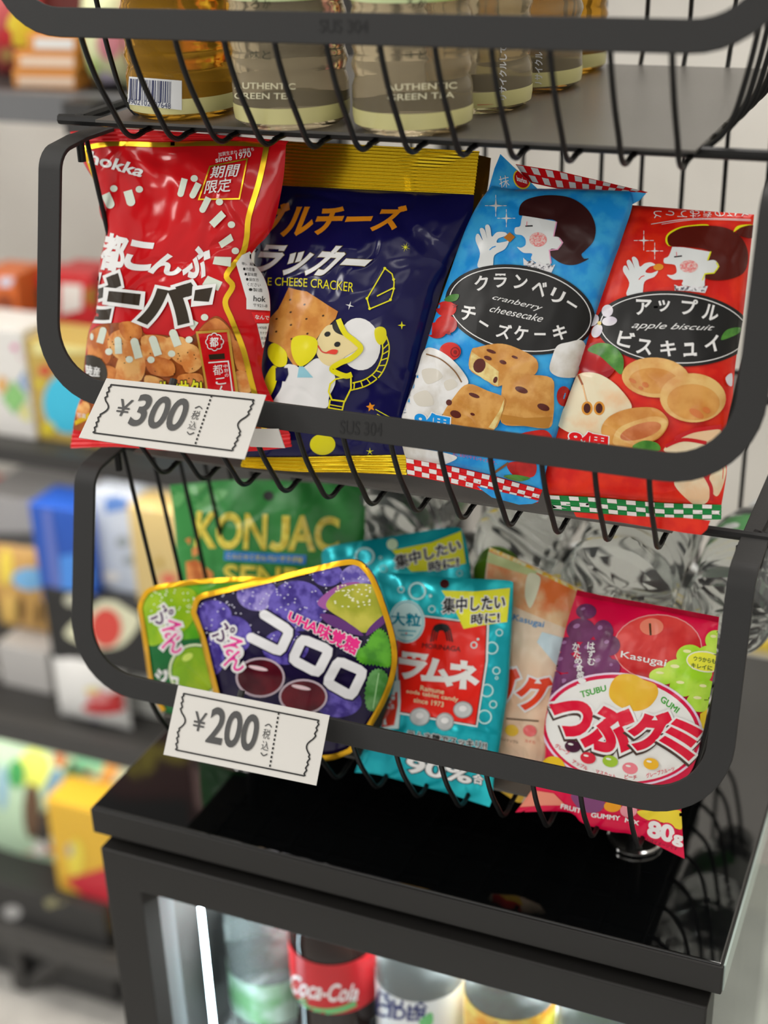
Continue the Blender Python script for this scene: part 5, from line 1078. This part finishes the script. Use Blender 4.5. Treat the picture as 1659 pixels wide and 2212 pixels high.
pack('gift_box', 'white box with coloured diamonds at the front of the second shelf', 'box', G2, -80, 702, 80, 962, .655, .07, wh2, [('poly', c_(130, 170, 220), [(60, 790), (76, 815), (60, 850), (40, 822)]), ('poly', c_(150, 210, 130), [(30, 820), (60, 858), (32, 895), (5, 860)]), ('ell', c_(226, 110, 170), 32, 750, 7, 7), ('ell', c_(226, 150, 180), 55, 770, 14, 8), ('ell', c_(240, 190, 120), 5, 830, 12, 18), ('ell', c_(236, 232, 150), 60, 890, 16, 18)], zbase=z2)
pack('gift_box', 'gold box with a big sky blue disc on the second shelf', 'box', G2, 72, 736, 235, 965, .66, .07, c_(206, 176, 90), [('poly', c_(240, 232, 160), [(72, 736), (235, 728), (235, 760), (72, 766)]), ('ell', c_(70, 204, 240), 150, 870, 56, 66), ('ell', c_(232, 214, 60), 105, 925, 15, 15), ('ell', c_(214, 90, 60), 98, 800, 14, 12), ('ell', c_(232, 214, 60), 88, 828, 9, 9)], zbase=z2)
pack('gift_box', 'pale blue box behind the red cracker bag on the second shelf', 'box', G2, 250, 800, 420, 1015, .70, .07, c_(120, 170, 190), [('ell', c_(220, 130, 130), 330, 1000, 40, 14), ('ell', wh2, 232, 970, 20, 16)], zbase=z2)
pack('cushion_pack', 'red pack with a white spot at the left of the third shelf', 'snack bag', G3, -40, 1040, 28, 1090, .86, .05, c_(214, 100, 70), [('ell', wh2, 4, 1072, 12, 14)], True)
pack('sweet_box', 'long grey box with a white end lying across the third shelf', 'box', G3, -30, 1068, 172, 1180, .74, .10, c_(150, 150, 152), [('poly', c_(222, 228, 240), [(66, 1072), (165, 1055), (168, 1092), (70, 1104)]), ('poly', c_(70, 70, 72), [(-10, 1150), (90, 1150), (90, 1180), (-10, 1180)])])
pack('snack_bag', 'yellow brown pack with blue lettering at the left of the third shelf', 'snack bag', G3, -20, 1178, 112, 1365, .72, .05, c_(204, 160, 90), [('ell', c_(230, 206, 80), 14, 1225, 14, 40), ('ell', c_(120, 180, 226), 65, 1250, 38, 24), ('ell', c_(236, 196, 110), 20, 1320, 16, 40), ('ell', c_(110, 80, 40), 45, 1315, 7, 30), ('ell', c_(110, 80, 40), 85, 1325, 7, 26)], True)
pack('gift_box', 'deep blue box with a lavender side standing on the third shelf', 'box', G3, 92, 1092, 208, 1300, .66, .06, c_(40, 90, 190), [('poly', c_(100, 120, 200), [(92, 1100), (110, 1100), (140, 1300), (112, 1300)]), ('poly', c_(80, 150, 240), [(130, 1200), (205, 1190), (205, 1262), (135, 1280)])])
pack('gift_box', 'black pack with pale trim carrying a cream diamond and red disc', 'box', G3, 112, 1272, 330, 1420, .655, .03, c_(40, 40, 40), [('poly', c_(232, 232, 200), spline([(140, 1365), (200, 1310), (235, 1292), (270, 1310), (304, 1338), (270, 1390), (225, 1402), (180, 1392)], 4)), ('ell', c_(226, 80, 70), 230, 1355, 34, 42), ('ell', c_(200, 200, 180), 155, 1295, 16, 14)])
pack('gift_box', 'white and pale blue pack with grey patches beside the blue box', 'box', G3, 222, 1062, 312, 1278, .68, .05, c_(196, 206, 222), [('poly', c_(90, 130, 200), [(228, 1075), (306, 1062), (306, 1092), (228, 1108)]), ('ell', c_(150, 160, 168), 265, 1170, 14, 12), ('ell', c_(150, 160, 168), 280, 1210, 14, 10), ('ell', wh2, 240, 1245, 18, 12)])
pack('gift_box', 'tan box with a red corner under the green konjac pouch edge', 'box', G3, 298, 1095, 420, 1300, .665, .05, c_(214, 190, 130), [('poly', wh2, [(310, 1060), (365, 1062), (368, 1102), (312, 1100)]), ('ell', c_(224, 110, 90), 365, 1250, 18, 12), ('ell', c_(190, 160, 80), 345, 1215, 8, 10)], zbase=None)
pack('gift_box', 'grey carton standing at the front left of the third shelf', 'box', G3, 20, 1395, 122, 1560, .70, .10, c_(196, 194, 192), zbase=z3)
pack('sweet_box', 'small brown box at the left end of the third shelf', 'box', G3, -40, 1440, 18, 1560, .70, .08, c_(110, 106, 102), [('ell', c_(220, 220, 218), 2, 1440, 14, 18)], zbase=z3)
pack('snack_bag', 'white pack printed with a red and purple fruit parfait on the third shelf', 'snack bag', G3, 116, 1408, 266, 1585, .645, .04, c_(232, 232, 230), [('ell', c_(206, 50, 56), 225, 1528, 46, 14), ('ell', c_(226, 140, 140), 215, 1505, 26, 14), ('ell', c_(90, 60, 150), 200, 1562, 14, 8), ('ell', c_(236, 220, 160), 200, 1490, 16, 8), ('ell', c_(206, 60, 60), 252, 1508, 16, 14)], True, z3)
pack('white_cup', 'white paper cup pack beside the lime pouch on the third shelf', 'box', G3, 288, 1410, 350, 1590, .70, .05, c_(224, 226, 222), zbase=z3)
pack('snack_bag', 'large pale green poster pack with dim figures on the bottom shelf', 'snack bag', G4, -60, 1610, 172, 1885, .70, .05, c_(190, 220, 190), [('ell', c_(226, 236, 110), 75, 1660, 36, 44), ('ell', c_(190, 110, 50), 130, 1636, 14, 22), ('ell', c_(120, 160, 190), 122, 1710, 24, 50), ('ell', c_(70, 110, 80), 152, 1700, 14, 60), ('ell', c_(60, 56, 54), 110, 1790, 34, 44), ('ell', c_(100, 76, 56), 70, 1750, 18, 60), ('ell', c_(70, 160, 90), 38, 1670, 18, 30), ('ell', c_(150, 190, 210), 6, 1700, 12, 50), ('poly', c_(226, 120, 90), [(-10, 1850), (140, 1825), (140, 1870), (-10, 1900)]), ('ell', wh2, 88, 1830, 14, 16), ('ell', c_(180, 190, 190), 115, 1815, 10, 12)], True)
pack('snack_bag', 'mint and orange pack below the third shelf beside the poster pack', 'snack bag', G4, 148, 1625, 300, 1800, .74, .05, c_(214, 224, 196), [('poly', c_(150, 220, 180), [(160, 1632), (225, 1645), (220, 1670), (165, 1668)]), ('poly', c_(236, 170, 90), [(228, 1650), (262, 1655), (215, 1730), (200, 1720)]), ('ell', c_(190, 150, 110), 195, 1668, 12, 8)], True)
pack('snack_bag', 'yellow and red bag standing behind the left edge of the cooler', 'snack bag', G4, 138, 1735, 300, 1985, .66, .06, c_(232, 186, 60), [('poly', c_(204, 44, 60), [(138, 1900), (240, 1870), (250, 1985), (230, 1975)]), ('ell', c_(240, 220, 80), 165, 1850, 18, 40), ('ell', c_(190, 180, 160), 152, 1835, 8, 14)], False)
pack('storage_case', 'black storage case with a pale khaki label on the bottom shelf', 'case', G4, -60, 1890, 240, 2075, .64, .2, c_(44, 44, 44), [('poly', c_(150, 146, 108), [(96, 1945), (190, 1912), (196, 1930), (104, 1962)]), ('ell', c_(180, 180, 180), 26, 1970, 20, 15), ('poly', c_(60, 56, 56), [(40, 1890), (150, 1880), (150, 1920), (50, 1930)])])
def tall(name, label, xa, xb, z0, z1_, y, dep, m, prints):
    pr = []
    for p in prints:
        if p[0] == 'ell':
            cx, cy = pxof((p[2], y, p[3])); k = F / (Vector((p[2], y, p[3])) - CAM).dot(fwd); pr.append(('ell', p[1], cx, cy, p[4]*k, p[5]*k, p[6] if len(p) > 6 else 0))
        else: pr.append(('poly', p[1], [pxof((u, y, v)) for u, v in p[2]]))
    (ax, ay), (bx, by), (tx, ty) = pxof((xa, y, z0)), pxof((xb, y, z0)), pxof((xa, y, z1_))
    root = thing(name, ((xa+xb)/2, y + dep/2, z0), label, 'snack bag', G1); mb = MB(); mb.box((xa, y, z0), (xb, y + dep, z1_), m); fv, fs = list(mb.v), list(mb.f)
    a = Art()
    for p in pr: getattr(a, p[0])(*p[1:])
    q = MB(); a.lay(q, BVHTree.FromPolygons(fv, fs), lambda l, n, i: n if n.y < 0 else -n, grid=20, base=.0006, step=.0004)
    for f, mi_ in zip(q.f, q.m): mb.add([q.v[i] for i in f], [tuple(range(len(f)))], q.mats[mi_])
    mb.build('wrapper', root, smooth=False, bevel=.002)
brn, bk_, pnk = c_(96, 40, 36), c_(26, 24, 24), c_(240, 196, 190)
tall('snack_bag', 'tall dark brown bag with yellow lettering high on the top shelf of the rack', -.70, -.402, z1, 1.72, .745, .06, brn, [('poly', bk_, [(-.695, 1.575), (-.52, 1.60), (-.41, 1.57), (-.41, 1.715), (-.695, 1.715)]), ('ell', ye, -.51, 1.525, .012, .035, 20), ('ell', ye, -.47, 1.515, .012, .035, -20), ('ell', ye, -.43, 1.50, .022, .014), ('ell', ye, -.555, 1.515, .02, .012)])
tall('snack_bag', 'tall pink bag with a black oval high on the top shelf of the rack', -.40, -.325, z1, 1.66, .745, .06, pnk, [('ell', bk_, -.37, 1.505, .022, .016), ('poly', bk_, [(-.40, 1.585), (-.345, 1.58), (-.33, 1.595), (-.40, 1.60)])])
tall('snack_bag', 'tall black bag, unseen, added beside the pink one to darken the cooler top reflection', -.32, -.12, z1, 1.68, .745, .06, bk_, [('ell', c_(70, 110, 60), -.2, 1.5, .02, .03)])  # unseen dark block added for the dark part of the cooler top reflection

bpy.data.objects.remove(TO)
